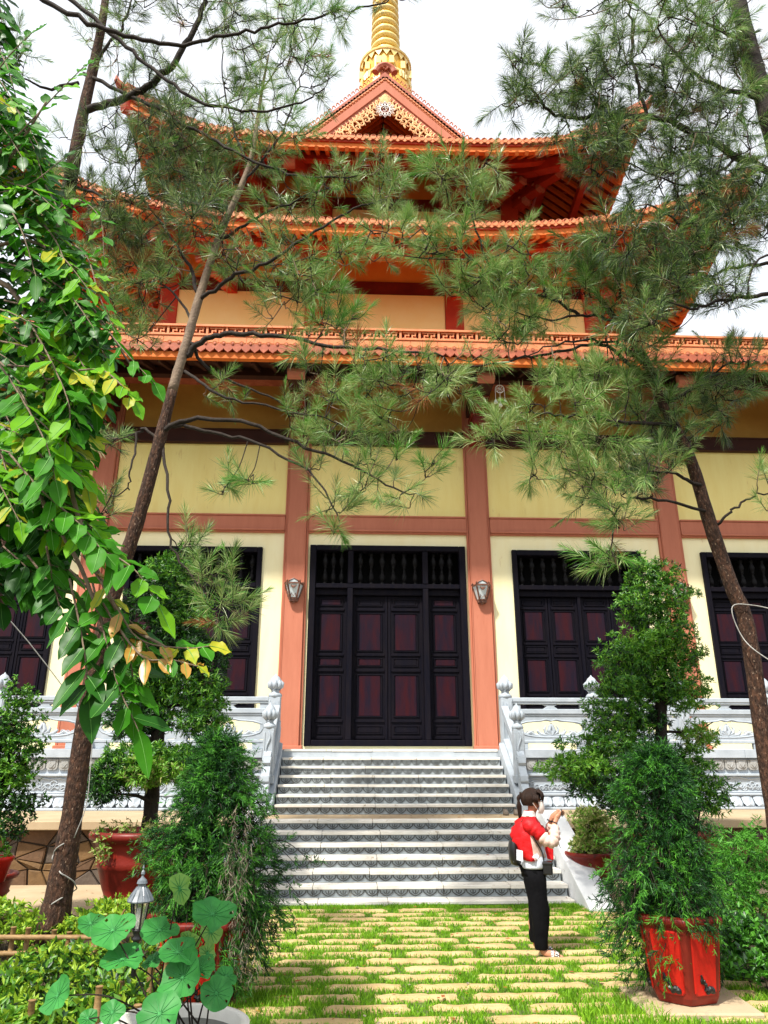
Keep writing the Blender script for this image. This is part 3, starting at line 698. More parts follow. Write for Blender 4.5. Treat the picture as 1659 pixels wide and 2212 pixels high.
# ---- carved plinth and upper floor
def plinth(x0, x1, label):
    t = thing('carved_plinth', ((x0+x1)/2, -1.2, T1), label, 'plinth', 'carved stone plinths under the balustrades')
    y = -1.22; b = MB()
    b.box(x0, x1, y, -.1, T1, T2-.17, 0)
    b.box(x0, x1, y-.16, y, T1, T1+.05, 0); b.box(x0, x1, y-.06, y, T1+.26, T1+.31, 0); b.box(x0, x1, y-.07, y, T1+.63, T1+.68, 0)
    b.build('plinth_core', M['stone'], t, bevel=.01)
    b = MB(); x = x0
    while x < x1-.01:
        e = min(x1, x+1.2); b.box(x+.002, e-.002, y-.1, -.1, T2-.17, T2-.001, 0); x = e
    b.build('floor_slab', M['stone'], t, bevel=.008)
    b = MB(); n = int((x1-x0)/.24); p = (x1-x0)/n
    for i in range(n):
        c = x0+p*(i+.5)
        for f, yy in ((1, -.04), (.62, -.055)):
            b.prism([(-p*.46*f,.1*f),(-p*.46*f,-.06*f),(-p*.3*f,-.1*f),(p*.3*f,-.1*f),(p*.46*f,-.06*f),(p*.46*f,.1*f)], (c, y+yy+.04, T2-.30), (1,0,0), (0,0,1), .045, 0)
        b.tube([(c-p*.2, y-.06, T2-.28), (c, y-.07, T2-.35), (c+p*.2, y-.06, T2-.28)], .012, 4, 0)
    b.build('upper_lotus_band', M['stone_dark'], t, bevel=.006)
    b = MB()
    for i in range(n):
        c = x0+p*(i+.5)
        b.add([(c-p*.46, y, T1+.26), (c+p*.46, y, T1+.26), (c+p*.46, y-.10, T1+.12), (c+p*.3, y-.14, T1+.06), (c-p*.3, y-.14, T1+.06), (c-p*.46, y-.10, T1+.12), (c, y-.09, T1+.22), (c, y-.155, T1+.1)], [(0,6,1),(1,6,7,2),(2,7,3),(3,7,4),(4,7,5),(5,7,6,0)], 0)
    b.build('base_lotus_band', M['stone'], t)
    n = max(1, int(round((x1-x0)/1.87))); p = (x1-x0)/n
    for i in range(n):
        c = x0+p*(i+.5); b = MB()
        oc = [(-.78,-.05),(-.7,-.14),(.7,-.14),(.78,-.05),(.74,.08),(.5,.12),(.3,.10),(.12,.135),(0,.15),(-.12,.135),(-.3,.10),(-.5,.12),(-.74,.08)]
        b.tube([(c+a*p/1.87, y-.012, T1+.47+z_) for a, z_ in oc], .016, 5, closed=True)
        random.seed(40+i)
        for k in range(15):
            a = -.64+1.28*k/14; spiral(b, c+a, T1+.45+random.uniform(-.05,.05), random.uniform(.05,.08), 1.1, random.uniform(0,6), random.choice((-1,1)), y-.012, .014)
        for k in range(8):
            a = -.6+1.2*k/7; b.tube(spline([(c+a-.1, y-.01, T1+.37), (c+a-.03, y-.02, T1+.43), (c+a+.05, y-.015, T1+.40), (c+a+.12, y-.01, T1+.46)], 3), .012, 4)
        b.build('relief_panel', M['stone'], t)
plinth(2.5, 13.4, 'carved white stone plinth under the balustrade right of the upper steps'); plinth(-13.4, -2.5, 'carved white stone plinth under the balustrade left of the upper steps')
g = MB(); g.box(-13.4, 13.4, -.1, .62, T1, T2-.004); g.box(-2.49, 2.49, -1.24, -.1, T1, T2-.008); tag(g.build('temple_floor', M['stone']), kind='structure')
# ---- balustrades
def cloud(k=48):
    pts = []
    for i in range(k):
        a = 2*PI*i/k; c, s = math.cos(a), math.sin(a)
        rx, ry = .62, .155
        r = 1/((abs(c)/rx)**2.6+(abs(s)/ry)**2.6)**(1/2.6)
        b = 1+.07*math.cos(6*a)*(1 if s > 0 else .1)
        pts.append((r*c*b, r*s*b-.01))
    return pts
def bal_panel(mb, o, ux, uz, L, z0, z1, th, W0=1.55):
    """plate with a cloud-shaped opening; o = centre at z=0"""
    k = 48; f = L/W0; H = (z1-z0)/2; zc = (z0+z1)/2; inn = [(a*f, b*(H/.25)) for a, b in cloud(k)]; outp = []
    for a, b in inn:
        t = 1/max(abs(a)/(L/2), abs(b)/H); outp.append((a*t, b*t))
    nrm = V(ux).cross(V(uz)).normalized(); o = V(o); ux, uz = V(ux), V(uz)
    def W(p, d): return o+ux*p[0]+uz*(zc+p[1])+nrm*d
    vs = [W(p, d) for d in (0, th) for ring in (inn, outp) for p in ring]
    fs = []
    for i in range(k):
        j = (i+1) % k
        fs += [(i, j, k+j, k+i), (2*k+i, 3*k+i, 3*k+j, 2*k+j), (i, 2*k+i, 2*k+j, j), (k+i, k+j, 3*k+j, 3*k+i)]
    mb.add(vs, fs, 0)
    for d, sgn in ((th, 1), (0, -1)):
        mb.tube([W((a*1.09, b*1.16), d) for a, b in inn], .014, 4, 0, closed=True)
    # lotus and waves standing in the opening
    m = th/2
    def T(pts, r): mb.tube([W((a*f, b), m) for a, b in pts], r, 6, 0)
    hb = -H*.62
    for s in (-1, 1):
        T([(0, hb), (s*.05, hb+.1), (s*.02, hb+.2), (0, hb+.25)], [.035,.05,.035,.008])
        T([(s*.02, hb), (s*.12, hb+.06), (s*.14, hb+.13), (s*.10, hb+.2)], [.03,.04,.03,.008])
        T([(s*.03, hb-.01), (s*.22, hb+.02), (s*.28, hb+.09), (s*.25, hb+.14)], [.03,.04,.03,.008])
        T([(s*.1, hb-.03), (s*.35, hb+.01), (s*.42, hb+.06), (s*.5, hb+.02), (s*.58, hb+.06)], [.03,.035,.04,.035,.015])
        T([(s*.3, hb-.02), (s*.5, hb-.03), (s*.62, hb+.03)], [.03,.04,.02])
        for q, r in ((.38, .05), (.48, .04), (.57, .035)):
            pts = []
            for i in range(10):
                t = i/9; a = t*2.1*PI; rr = r*(1-.75*t); pts.append((s*(q+rr*math.cos(a)), hb+.05+rr*math.sin(a)))
            T(pts, .013)
    mb.tube([W((-.6*f, hb-.02), m), W((.6*f, hb-.02), m)], .03, 6, 0)
def post(parent, x, y, z, h=1.02, w=.24):
    p = MB(); p.box(x-w/2, x+w/2, y-w/2, y+w/2, z, z+h); p.box(x-w/2-.025, x+w/2+.025, y-w/2-.025, y+w/2+.025, z, z+.14)
    for zz in (z+.2,): 
        for sx in (-1, 1): p.box(x+sx*w*.36-.012, x+sx*w*.36+.012, y-w/2-.012, y-w/2, zz, z+h-.06)
        p.tube(spline([(x, y-w/2-.005, zz+.04), (x+.04, y-w/2-.012, zz+.2), (x-.04, y-w/2-.012, zz+.4), (x+.03, y-w/2-.012, zz+.6), (x, y-w/2-.005, zz+.72)], 3), .018, 5)
    po = p.build('post', M['stone'], parent, bevel=.012)
    f = MB(); zt = z+h
    f.lathe([(w*.56, 0), (w*.6, .05), (w*.5, .08), (w*.38, .10), (w*.34, .13), (w*.44, .15)], (x,y,zt), 12)
    f.lathe([(w*.3, .15), (w*.5, .2), (w*.57, .27), (w*.5, .35), (w*.3, .42), (w*.08, .46), (.004, .49)], (x,y,zt), 12)
    for k in range(8):
        a = 2*PI*k/8; c, s_ = math.cos(a), math.sin(a)
        f.tube([(x+c*w*.3, y+s_*w*.3, zt+.16), (x+c*w*.54, y+s_*w*.54, zt+.22), (x+c*w*.57, y+s_*w*.57, zt+.29), (x+c*w*.42, y+s_*w*.42, zt+.36)], [.02,.045,.045,.006], 6)
    f.build('finial', M['stone'], po, smooth=True)
def bay(parent, x0, x1, y, z):
    c = (x0+x1)/2; L = x1-x0
    r = MB(); r.box(x0, x1, y-.09, y+.09, z+.94, z+1.03); r.box(x0, x1, y-.075, y+.075, z+.90, z+.94); r.build('top_rail', M['stone'], parent, bevel=.012)
    r = MB(); r.box(x0, x1, y-.08, y+.08, z+.70, z+.80); r.box(x0, x1, y-.06, y+.06, z+.66, z+.70)
    r.box(x0, x1, y-.07, y+.07, z+.12, z+.18); r.box(x0, x0+.3, y-.06, y+.06, z, z+.12); r.box(x1-.3, x1, y-.06, y+.06, z, z+.12)
    r.build('lower_rail', M['stone'], parent, bevel=.01)
    for q in (-L/2+.09, 0, L/2-.09):
        v = MB(); v.prism([(-.16,.0),(.16,.0),(.13,.02),(.08,.05),(.13,.085),(.17,.10),(-.17,.10),(-.13,.085),(-.08,.05),(-.13,.02)] if q == 0 else [(-.09,0),(.09,0),(.09,.1),(-.09,.1)], (c+q, y+.05, z+.80), (1,0,0), (0,0,1), .1)
        v.build('rail_bracket', M['stone'], parent, bevel=.006)
    p = MB(); bal_panel(p, (c, y+.04, z), (1,0,0), (0,0,1), L, .18, .66, .08); p.build('panel', M['stone'], parent)
for s in (-1, 1):
    nm = 'right' if s > 0 else 'left'
    t = thing('stone_balustrade', (s*2.41, -1.17, T2), 'white carved stone balustrade with lotus panels running along the terrace %s of the upper steps' % nm, 'balustrade', 'white stone balustrades')
    xs = [2.41+1.86*k for k in range(7)]
    for x in xs: post(t, s*x, -1.17, T2)
    for k in range(6):
        a, b = sorted((s*(xs[k]+.12), s*(xs[k+1]-.12))); bay(t, a, b, -1.17, T2)
    # raked handrail down the upper flight
    t = thing('stair_balustrade', (s*2.36, -2.7, T1), 'white carved stone handrail with scrolled foot down the %s edge of the upper steps' % nm, 'handrail', 'white stone balustrades')
    x = s*2.36; zb = lambda y: T1+.20+(y+2.92)*(T2-T1-.06)/1.62
    yB = -2.42; post(t, x, yB, zb(yB)-.02, .97, .2)
    ya, yb = yB+.1, -1.3
    q = MB()
    for z0, z1, wv in ((.60, .72, .15), (.46, .52, .1), (0, .07, .12)):
        q.add([(x+a, y_, zb(y_)+z_) for y_ in (ya, yb) for a, z_ in ((-wv/2,z0),(wv/2,z0),(wv/2,z1),(-wv/2,z1))], [(0,1,2,3),(7,6,5,4),(0,4,5,1),(1,5,6,2),(2,6,7,3),(3,7,4,0)])
    q.build('top_rail', M['stone'], t, bevel=.01)
    q = MB(); L = yb-ya; slp = (zb(yb)-zb(ya))/L
    bal_panel(q, (x+.035, (ya+yb)/2, zb((ya+yb)/2)), (0,1,slp), (0,0,1), L, .07, .46, .07); q.build('panel', M['stone'], t)
    q = MB(); y0 = yB-.1
    pl = [(y0, .0), (y0, .62), (y0-.10, .60), (y0-.14, .50), (y0-.10, .42), (y0-.16, .38), (y0-.24, .34), (y0-.26, .26), (y0-.22, .2), (y0-.30, .18), (y0-.38, .14), (y0-.40, .06), (y0-.36, -.0)]
    q.prism([(a, zb(y0)-.0+b+(a-y0)*slp) for a, b in pl], (x-.07, 0, 0), (0,1,0), (0,0,1), .14)
    for (cy, cz, r) in ((y0-.07,.5,.07), (y0-.18,.27,.06), (y0-.32,.09,.06)):
        for sg in (-1, 1):
            pts = []
            for i in range(10):
                tt = i/9; a = tt*2.2*PI; rr = r*(1-.75*tt); pts.append((x+sg*.07, cy+rr*math.cos(a), zb(y0)+cz+(cy-y0)*slp+rr*math.sin(a)))
            q.tube(pts, .014, 5)
    q.build('scroll_foot', M['stone'], t, bevel=.012)
# ================================================================== LANTERNS, CHIME, SHOES
glassm = pm('frosted_lantern_glass', (.72,.78,.80), (.62,.70,.72), 5, .25, spec=.6)
bronze = pm('bronze_paint', (.20,.085,.05), (.10,.04,.025), 12, .45, .2, 60, spec=.5)
def lantern(x, label):
    z = 5.36; y = -.03
    t = thing('wall_lantern', (x, y, z), label, 'lantern', 'wall lanterns on the temple columns')
    pr = [(-.14, 0), (-.10, -.17), (.10, -.17), (.14, 0)]
    fr = MB(); gl = MB()
    bt = [(x+a*.72, y+b*.8, z+.09) for a, b in pr]; tp = [(x+a*1.45, y+b*1.35, z+.43) for a, b in pr]
    for i in range(4): fr.bar(bt[i], tp[i], .03, .03)
    for r_, zz in ((bt, 0), (tp, 0)):
        for i in range(3): fr.bar(r_[i], r_[i+1], .03, .035)
    fr.prism([(-.1,0),(-.1,-.1),(.0,-.14),(.1,-.1),(.1,0)], (x, y, z+.03), (1,0,0), (0,1,0), .05); fr.lathe([(.02,-.03),(.05,.0),(.03,.03)], (x,y-.05,z+.02), 8)
    for i in range(4):
        p = V(tp[i]); o = (p-V((x,y+.1,p.z))).normalized()
        fr.tube([p, p+o*.03+V((0,0,.04)), p+o*.0+V((0,0,.07)), p-o*.03+V((0,0,.04))], .014, 5)
        for q in range(4):
            p2 = V(bt[i]).lerp(V(tp[i]), .15+.22*q); fr.tube([p2, p2+o*.03+V((0,0,.01)), p2+o*.035+V((0,0,.045)), p2+o*.005+V((0,0,.05))], .012, 5)
    for a in np.linspace(0, PI, 9): pass
    fr.tube([(x-.13, y-.17, z+.44), (x-.09, y-.2, z+.5), (x, y-.2, z+.54), (x+.09, y-.2, z+.5), (x+.13, y-.17, z+.44)], .016, 5)
    fr.tube([(x-.06+0, y-.225, z+.38), (x-.0, y-.235, z+.31), (x+.06, y-.225, z+.38)], .014, 5); fr.ell((x, y-.22, z+.345), (.05,.012,.035), 8, 5)
    fr.tube([(x-.07, y-.16, z+.1), (x-.045, y-.185, z+.2), (x, y-.18, z+.13), (x+.045, y-.185, z+.2), (x+.07, y-.16, z+.1)], .012, 5)
    fr.box(x-.09, x+.09, y, y+.03, z+.02, z+.46)
    for i in range(3): gl.add([V(bt[i])+V((0,.006,.01)), V(bt[i+1])+V((0,.006,.01)), V(tp[i+1])+V((0,.006,-.01)), V(tp[i])+V((0,.006,-.01))], [(0,1,2,3)])
    gl.add([(x-.12,y-.19,z+.43),(x+.12,y-.19,z+.43),(x+.08,y-.2,z+.5),(x,y-.2,z+.53),(x-.08,y-.2,z+.5)], [(0,1,2,4),(2,3,4)])
    fr.build('lantern_frame', bronze, t); gl.build('glass', glassm, t)
lantern(-2.2, 'tapered bronze wall lantern with white glass on the column left of the central door')
lantern(2.2, 'tapered bronze wall lantern with white glass on the column right of the central door')
lantern(6.94, 'bronze wall lantern half hidden behind the conical podocarpus on the far right column')
P = at(1080, 850, 15.4); ch = thing('wind_chime', P, 'small silver wheel wind chime with three bells hanging under the long eave', 'wind chime')
c = MB(); 
c.tube([P+V((0,0,.12)), V((P.x, P.y, 10.7))], .006, 4)
c.tube([P+V((.1*math.cos(a),0,.12+.1*math.sin(a))) for a in np.linspace(0, 2*PI, 17)[:-1]], .014, 5, closed=True)
for k in range(8): c.tube([P+V((0,0,.12)), P+V((.1*math.cos(k*PI/4),0,.12+.1*math.sin(k*PI/4)))], .008, 4)
c.build('wheel', M['white'], ch)
for q, z in ((-.11, .1), (0, .02), (.11, .1)):
    b = MB(); b.tube([P+V((q,0,z)), P+V((q,0,z-.26))], .007, 4); b.lathe([(.015,0),(.03,-.03),(.05,-.09),(.045,-.1)], P+V((q,0,z-.26)), 8); b.build('bell', M['white'], ch)
ct = thing('cloth_shoes', (1.95, -3.0, T1), 'pair of worn grey-brown shoes left at the foot of the upper steps', 'shoes')
for dx, rz in ((0, .1), (.19, -.35)):
    s = MB(); c_, s_ = math.cos(rz), math.sin(rz)
    rings = [(0,0,0,.045,.12), (0,0,.025,.05,.128), (0,.0,.05,.045,.12), (0,.03,.075,.036,.085), (0,.05,.095,.03,.06)]
    s.loft([(1.93+dx+a*c_, -3.04+b, T1+z, rx, ry) for a, b, z, rx, ry in rings], 12); s.ell((1.93+dx, -2.99, T1+.098), (.024,.05,.008), 8, 4, 1)
    s.build('shoe', [pm('faded_shoe_cloth', (.20,.16,.13), (.12,.10,.08), 10, .8), M['black']], ct, smooth=True)
# ================================================================== FOLIAGE TOOLS
class NP:
    """collects numpy blocks of equal shape, for tens of thousands of leaves"""
    def __init__(s): s.v = []; s.f = []; s.m = []; s.n = 0
    def add(s, verts, faces, mats):
        """verts (k, nv, 3), faces list of index tuples within one item, mats (k,)"""
        k, nv, _ = verts.shape; s.v.append(verts.reshape(-1, 3)); base = s.n+np.arange(k)*nv
        for f in faces:
            s.f.append((base[:, None]+np.array(f)[None, :])); s.m.append(np.asarray(mats))
        s.n += k*nv
    def addmb(s, mb, off):
        """append an ordinary MB with material indices shifted by off"""
        if not mb.v: return
        o = s.n; s.v.append(np.array(mb.v)); s.n += len(mb.v)
        for f, m in zip(mb.f, mb.m): s.f.append(np.array([f])+o); s.m.append(np.array([m+off]))
    def build(s, name, mats, parent, smooth=False):
        off = np.array(WL[parent.name]); vs = np.concatenate(s.v)-off; me = bpy.data.meshes.new(name)
        loops = []; starts = []; tot = []; mi = []; c = 0
        for f, m in zip(s.f, s.m):
            k, w = f.shape; loops.append(f.reshape(-1)); starts.append(c+np.arange(k)*w); tot.append(np.full(k, w)); mi.append(m); c += k*w
        loops = np.concatenate(loops); starts = np.concatenate(starts); tot = np.concatenate(tot); mi = np.concatenate(mi)
        me.vertices.add(len(vs)); me.vertices.foreach_set('co', vs.astype(np.float32).reshape(-1))
        me.loops.add(len(loops)); me.loops.foreach_set('vertex_index', loops.astype(np.int32))
        me.polygons.add(len(starts)); me.polygons.foreach_set('loop_start', starts.astype(np.int32))
        try: me.polygons.foreach_set('loop_total', tot.astype(np.int32))
        except Exception: pass
        for m in mats: me.materials.append(m)
        me.polygons.foreach_set('material_index', mi.astype(np.int32))
        if smooth: me.polygons.foreach_set('use_smooth', np.ones(len(starts), bool))
        me.update(calc_edges=True); me.validate()
        o = bpy.data.objects.new(name, me); COL.objects.link(o); o.parent = parent; WL[o.name] = tuple(off); return o
def unit(a): return a/np.maximum(np.linalg.norm(a, axis=-1, keepdims=True), 1e-9)
RS = np.random.RandomState(17)
def needles(np_, base, axis, n, L, sh, droop, mi, w=.00205, th=(1.25, .2)):
    a = unit(np.array(axis)); u = unit(np.cross(a, [.3,.5,.81])); v = np.cross(a, u)
    t = RS.rand(n); ph = RS.rand(n)*2*PI; tt = t**.8
    ang = th[0]+(th[1]-th[0])*tt+RS.randn(n)*.16
    d = a*np.cos(ang)[:, None]+(u*np.cos(ph)[:, None]+v*np.sin(ph)[:, None])*np.sin(ang)[:, None]
    ln = L*(.75+.4*RS.rand(n))*(1-.25*t); p0 = np.array(base)+a*(t*sh)[:, None]; g = np.array([0,0,-1.])
    dr = droop*(.5+RS.rand(n))
    p1 = p0+d*(ln*.5)[:, None]+g*(dr*ln*.18)[:, None]; p2 = p0+unit(d+g*dr[:, None]*.9)*ln[:, None]*.98
    s = unit(np.cross(d, RS.randn(n, 3)))*w
    vs = np.stack([p0-s*.8, p0+s*.8, p1+s, p1-s, p2], 1)
    mis = np.asarray(mi)[RS.randint(0, len(mi), n)]
    np_.add(vs, [(0,1,2,3), (3,2,4)], mis)
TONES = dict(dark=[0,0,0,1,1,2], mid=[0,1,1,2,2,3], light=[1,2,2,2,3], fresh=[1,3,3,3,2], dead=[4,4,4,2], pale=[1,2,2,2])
NMATS = ['n_dark', 'n_mid', 'n_light', 'n_fresh', 'n_dead', 'bark_dark', 'bark_pale']
def pine(label, base, trunk, branches, blobs, cat='pine tree', group='tall pines in front of the temple', droop=.25, dens=1/175, L=.21, bark='bark', bmat='bark_dark', nn=78, pale=99):
    """trunk [(x,y,D,r)], branches [([(x,y,D)...], r0, r1)], blobs (x,y,rx,ry,D,tone)"""
    t = thing('pine_tree', base, label, cat, group)
    tp = [at(x, y, D) for x, y, D, r in trunk]; k = 7; sp = spline(tp, k); rr = lerpn([r for *_, r in trunk], len(sp))
    for i in range(1, len(sp)-1): rr[i] *= 1+RS.uniform(-.05, .05)
    b = MB(); ct = next((i for i, p in enumerate(sp) if p.z > pale), len(sp)-2); b.tube(sp[:ct+1], rr[:ct+1], 14, 0); b.tube(sp[ct:], rr[ct:], 14, 1); b.build('trunk', [M[bark], M['bark_pale']], t, smooth=True)
    sk = [(p, .02) for p in sp[len(sp)//2:]]
    for pts, r0, r1 in branches:
        q = spline([at(*p) for p in pts], 6)
        q = [p+V(RS.randn(3)*.012) for p in q]
        b = MB(); b.tube(q, lerpn([r0, r1], len(q)), 7, 0); b.build('branch', M[bmat], t, smooth=True); sk += [(p, r1) for p in q[2:]]
    SK = np.array([tuple(p) for p, _ in sk]); cr = NP()
    pxm = 1.0
    for bl in blobs:
        x, y, rx, ry, D, tone = bl[:6]; n = max(2, int(rx*ry*dens*(bl[6] if len(bl) > 6 else 1)*(1.5 if tone == 'dark' else 1)))
        cen = at(x, y, D); sx = (at(x+rx, y, D)-cen).length; sz = (at(x, y+ry, D)-cen).length
        prev = []
        for i in range(n):
            q = RS.randn(3); q = q/np.linalg.norm(q)*RS.rand()**.45
            p = np.array(cen)+np.array([q[0]*sx, q[1]*min(sx, .7), q[2]*sz])
            P_ = np.concatenate([SK, np.array(prev)]) if prev else SK
            dd = P_-p; dist = np.linalg.norm(dd*np.array([1,1,.8]), axis=1); j = int(np.argmin(dist)); a = P_[j]
            if dist[j] > 2.2: a = p+unit(np.array([RS.randn()*.3, .3, -.4]))*.4
            dirn = unit(unit(p-a)*.8+np.array([0,0,.55])+RS.randn(3)*.32)
            mid = (a+p)/2+np.array([0,0,-.10*np.linalg.norm(p-a)])+RS.randn(3)*.03*np.linalg.norm(p-a)
            tw = MB(); c = spline([V(a), V(mid), V(p-dirn*.05), V(p+dirn*.12)], 3); tw.tube(c, lerpn([.0085, .004], len(c)), 4, 0, cap=False); cr.addmb(tw, 5 if RS.rand() < .75 else 6)
            prev.append(mid*.5+p*.5)
            ln = L*(.6+.75*RS.rand()); sh = .13+.2*RS.rand()
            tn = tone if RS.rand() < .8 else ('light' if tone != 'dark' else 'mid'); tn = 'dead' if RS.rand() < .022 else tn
            needles(cr, p-dirn*.02, dirn, int(nn*1.2*(.4+.95*RS.rand())), ln, sh, droop*(.6+.8*RS.rand()), TONES[tn])
            if tn in ('mid', 'light', 'fresh') and RS.rand() < .3: needles(cr, p+dirn*sh, dirn, 26, ln*.45, .08, 0, [3,3,2], th=(.6,.1))
    cr.build('crown', [M[k] for k in NMATS], t)
    return t
# ---- leafy sprigs (podocarpus, hedges)
def rosettes(np_, pts, dirs, nl, L, W, mi, spread=(.5, 1.35), curl=.15):
    k = len(pts); pts = np.repeat(pts, nl, 0); dirs = np.repeat(dirs, nl, 0); n = len(pts)
    u = unit(np.cross(dirs, RS.randn(n, 3))); an = spread[0]+(spread[1]-spread[0])*RS.rand(n)
    d = dirs*np.cos(an)[:, None]+u*np.sin(an)[:, None]; ln = L*(.6+.7*RS.rand(n)); side = unit(np.cross(d, dirs+RS.randn(n, 3)*.3)); nr = np.cross(side, d)
    b = pts+dirs*(RS.rand(n)*L*.6)[:, None]; w = W*(.7+.5*RS.rand(n))
    mdl = b+d*(ln*.5)[:, None]
    l_ = mdl+side*w[:, None]+nr*(w*.3)[:, None]; r_ = mdl-side*w[:, None]+nr*(w*.3)[:, None]; tip = b+d*ln[:, None]-nr*(ln*curl)[:, None]
    vs = np.stack([b, l_, tip, r_], 1); m = np.asarray(mi)[RS.randint(0, len(mi), n)]
    np_.add(vs, [(0,2,1), (0,3,2)], m)
def ball(n, shell=.55):
    q = unit(RS.randn(n, 3)); return q*(shell+(1-shell)*RS.rand(n, 1)**.6), q
def cloud_shrub(np_, blobs, dens, L, W, tones, nl=9, up=.35, tw=None):
    """blobs (x,y,rx,ry,D,depth radius, tone)"""
    for x, y, rx, ry, D, dr, tone in blobs:
        rx *= .93; c = np.array(at(x, y, D)); sx = (at(x+rx, y, D)-at(x, y, D)).length; sz = (at(x, y+ry, D)-at(x, y, D)).length
        n = int(dens*rx*ry); q, dn = ball(n, .3); nzv = 1+.22*np.sin(dn[:, :1]*5+x)+.2*np.sin(dn[:, 2:]*6+y)
        p = c+q*nzv*np.array([sx, dr, sz]); d = unit(dn*.8+np.array([0,0,up])+RS.randn(n, 3)*.4)
        rosettes(np_, p, d, nl, L, W, tones[tone])
        if tw is not None:
            for i in range(0, n, 5): tw.tube([V(c+(p[i]-c)*.25), V((c+p[i])/2-np.array([0,0,.03])), V(p[i])], [.006,.004,.002], 3, 0, cap=False)
# ---- juniper sprays
def sprays(np_, pts, dirs, L, mi, n_side=9, w=.0045, droop=.35):
    k = len(pts); g = np.array([0,0,-1.])
    for s in range(n_side+1):
        t = (s+.3)/(n_side+1); base = pts+dirs*(L*t)+g*(droop*L*t*t)
        u = unit(np.cross(dirs, RS.randn(k, 3))); an = .55+.3*RS.rand(k)
        if s == n_side: d = dirs; ln = L*.35*np.ones(k); base = pts+dirs*L*.75+g*(droop*L*.6)
        else: d = dirs*np.cos(an)[:, None]+u*np.sin(an)[:, None]; ln = L*(.55-.3*t)*(.7+.6*RS.rand(k))
        d = unit(d+g*.25)
        sd = unit(np.cross(d, RS.randn(k, 3)))*w
        tip = base+d*ln[:, None]; md = base+d*(ln*.5)[:, None]
        vs = np.stack([base-sd*.5, base+sd*.5, md+sd, tip, md-sd], 1); np_.add(vs, [(0,1,2,4), (4,2,3)], np.asarray(mi)[RS.randint(0, len(mi), k)])
        for q in range(2):
            u2 = unit(np.cross(d, RS.randn(k, 3))); d2 = unit(d*.75+u2*.65); b2 = base+d*(ln*(.35+.3*q))[:, None]; t2 = b2+d2*(ln*.5)[:, None]
            s2 = unit(np.cross(d2, RS.randn(k, 3)))*w*.8; np_.add(np.stack([b2-s2*.5, b2+s2, t2], 1), [(0,1,2)], np.asarray(mi)[RS.randint(0, len(mi), k)])
# ---- broad leaves
def big_leaf(mb, base, d, nrm, L, W, mi, rib, droop=.25, wave=.02):
    d = V(d).normalized(); nrm = V(nrm); s = d.cross(nrm).normalized(); nrm = s.cross(d).normalized()
    n = 7; vs = []; g = V((0,0,-1)); ph = random.uniform(0, 6)
    prof = [0, .55, .86, 1, .98, .82, .48, 0]
    for i in range(n+1):
        t = i/n; c = V(base)+d*(L*t)+g*(droop*L*t*t)+nrm*(-.06*L*math.sin(PI*t)); w = W*prof[i]
        for e in (-1, 0, 1):
            vs.append(c+s*(e*w)+nrm*(abs(e)*w*.28+ (wave*math.sin(t*13+ph+e) if e else 0)))
    fs = []
    for i in range(n):
        a = i*3; fs += [(a, a+1, a+4, a+3), (a+1, a+2, a+5, a+4)]
    mb.add(vs, fs, mi)
    r = MB(); q = [vs[i*3+1]+nrm*.0012 for i in range(n+1)]
    mb.tube(q, lerpn([.0022, .0006], n+1), 3, rib, cap=False)
def spray_leaf(mb, pts, n, L, W, mis, rib, stem, up=(0,0,1), two=True, r=.005):
    q = spline(pts, 6); mb.tube(q, lerpn([r, r*.4], len(q)), 5, stem, cap=False)
    for i in range(n):
        t = .12+.86*i/(n-1); f = t*(len(q)-1); k = min(int(f), len(q)-2); p = q[k].lerp(q[k+1], f-k); tan = (q[k+1]-q[k]).normalized()
        upv = (V(up)+V([random.uniform(-.35,.35) for _ in range(3)])).normalized(); s = tan.cross(upv).normalized()
        sg = 1 if i % 2 else -1
        a = random.uniform(.75, 1.15) if i < n-1 else .1
        d = tan*math.cos(a)+s*sg*math.sin(a)+V((0,0,random.uniform(-.25,.1)))
        big_leaf(mb, p, d, upv, L*random.uniform(.55, 1.0)*(1-.25*abs(t-.5)), W*random.uniform(.8,1.1), random.choice(mis), rib, random.uniform(.1,.45), random.uniform(.002,.008))
# ---- pots
def ring_pot(parent, c, prof, mats, n=24, sides=None):
    pass
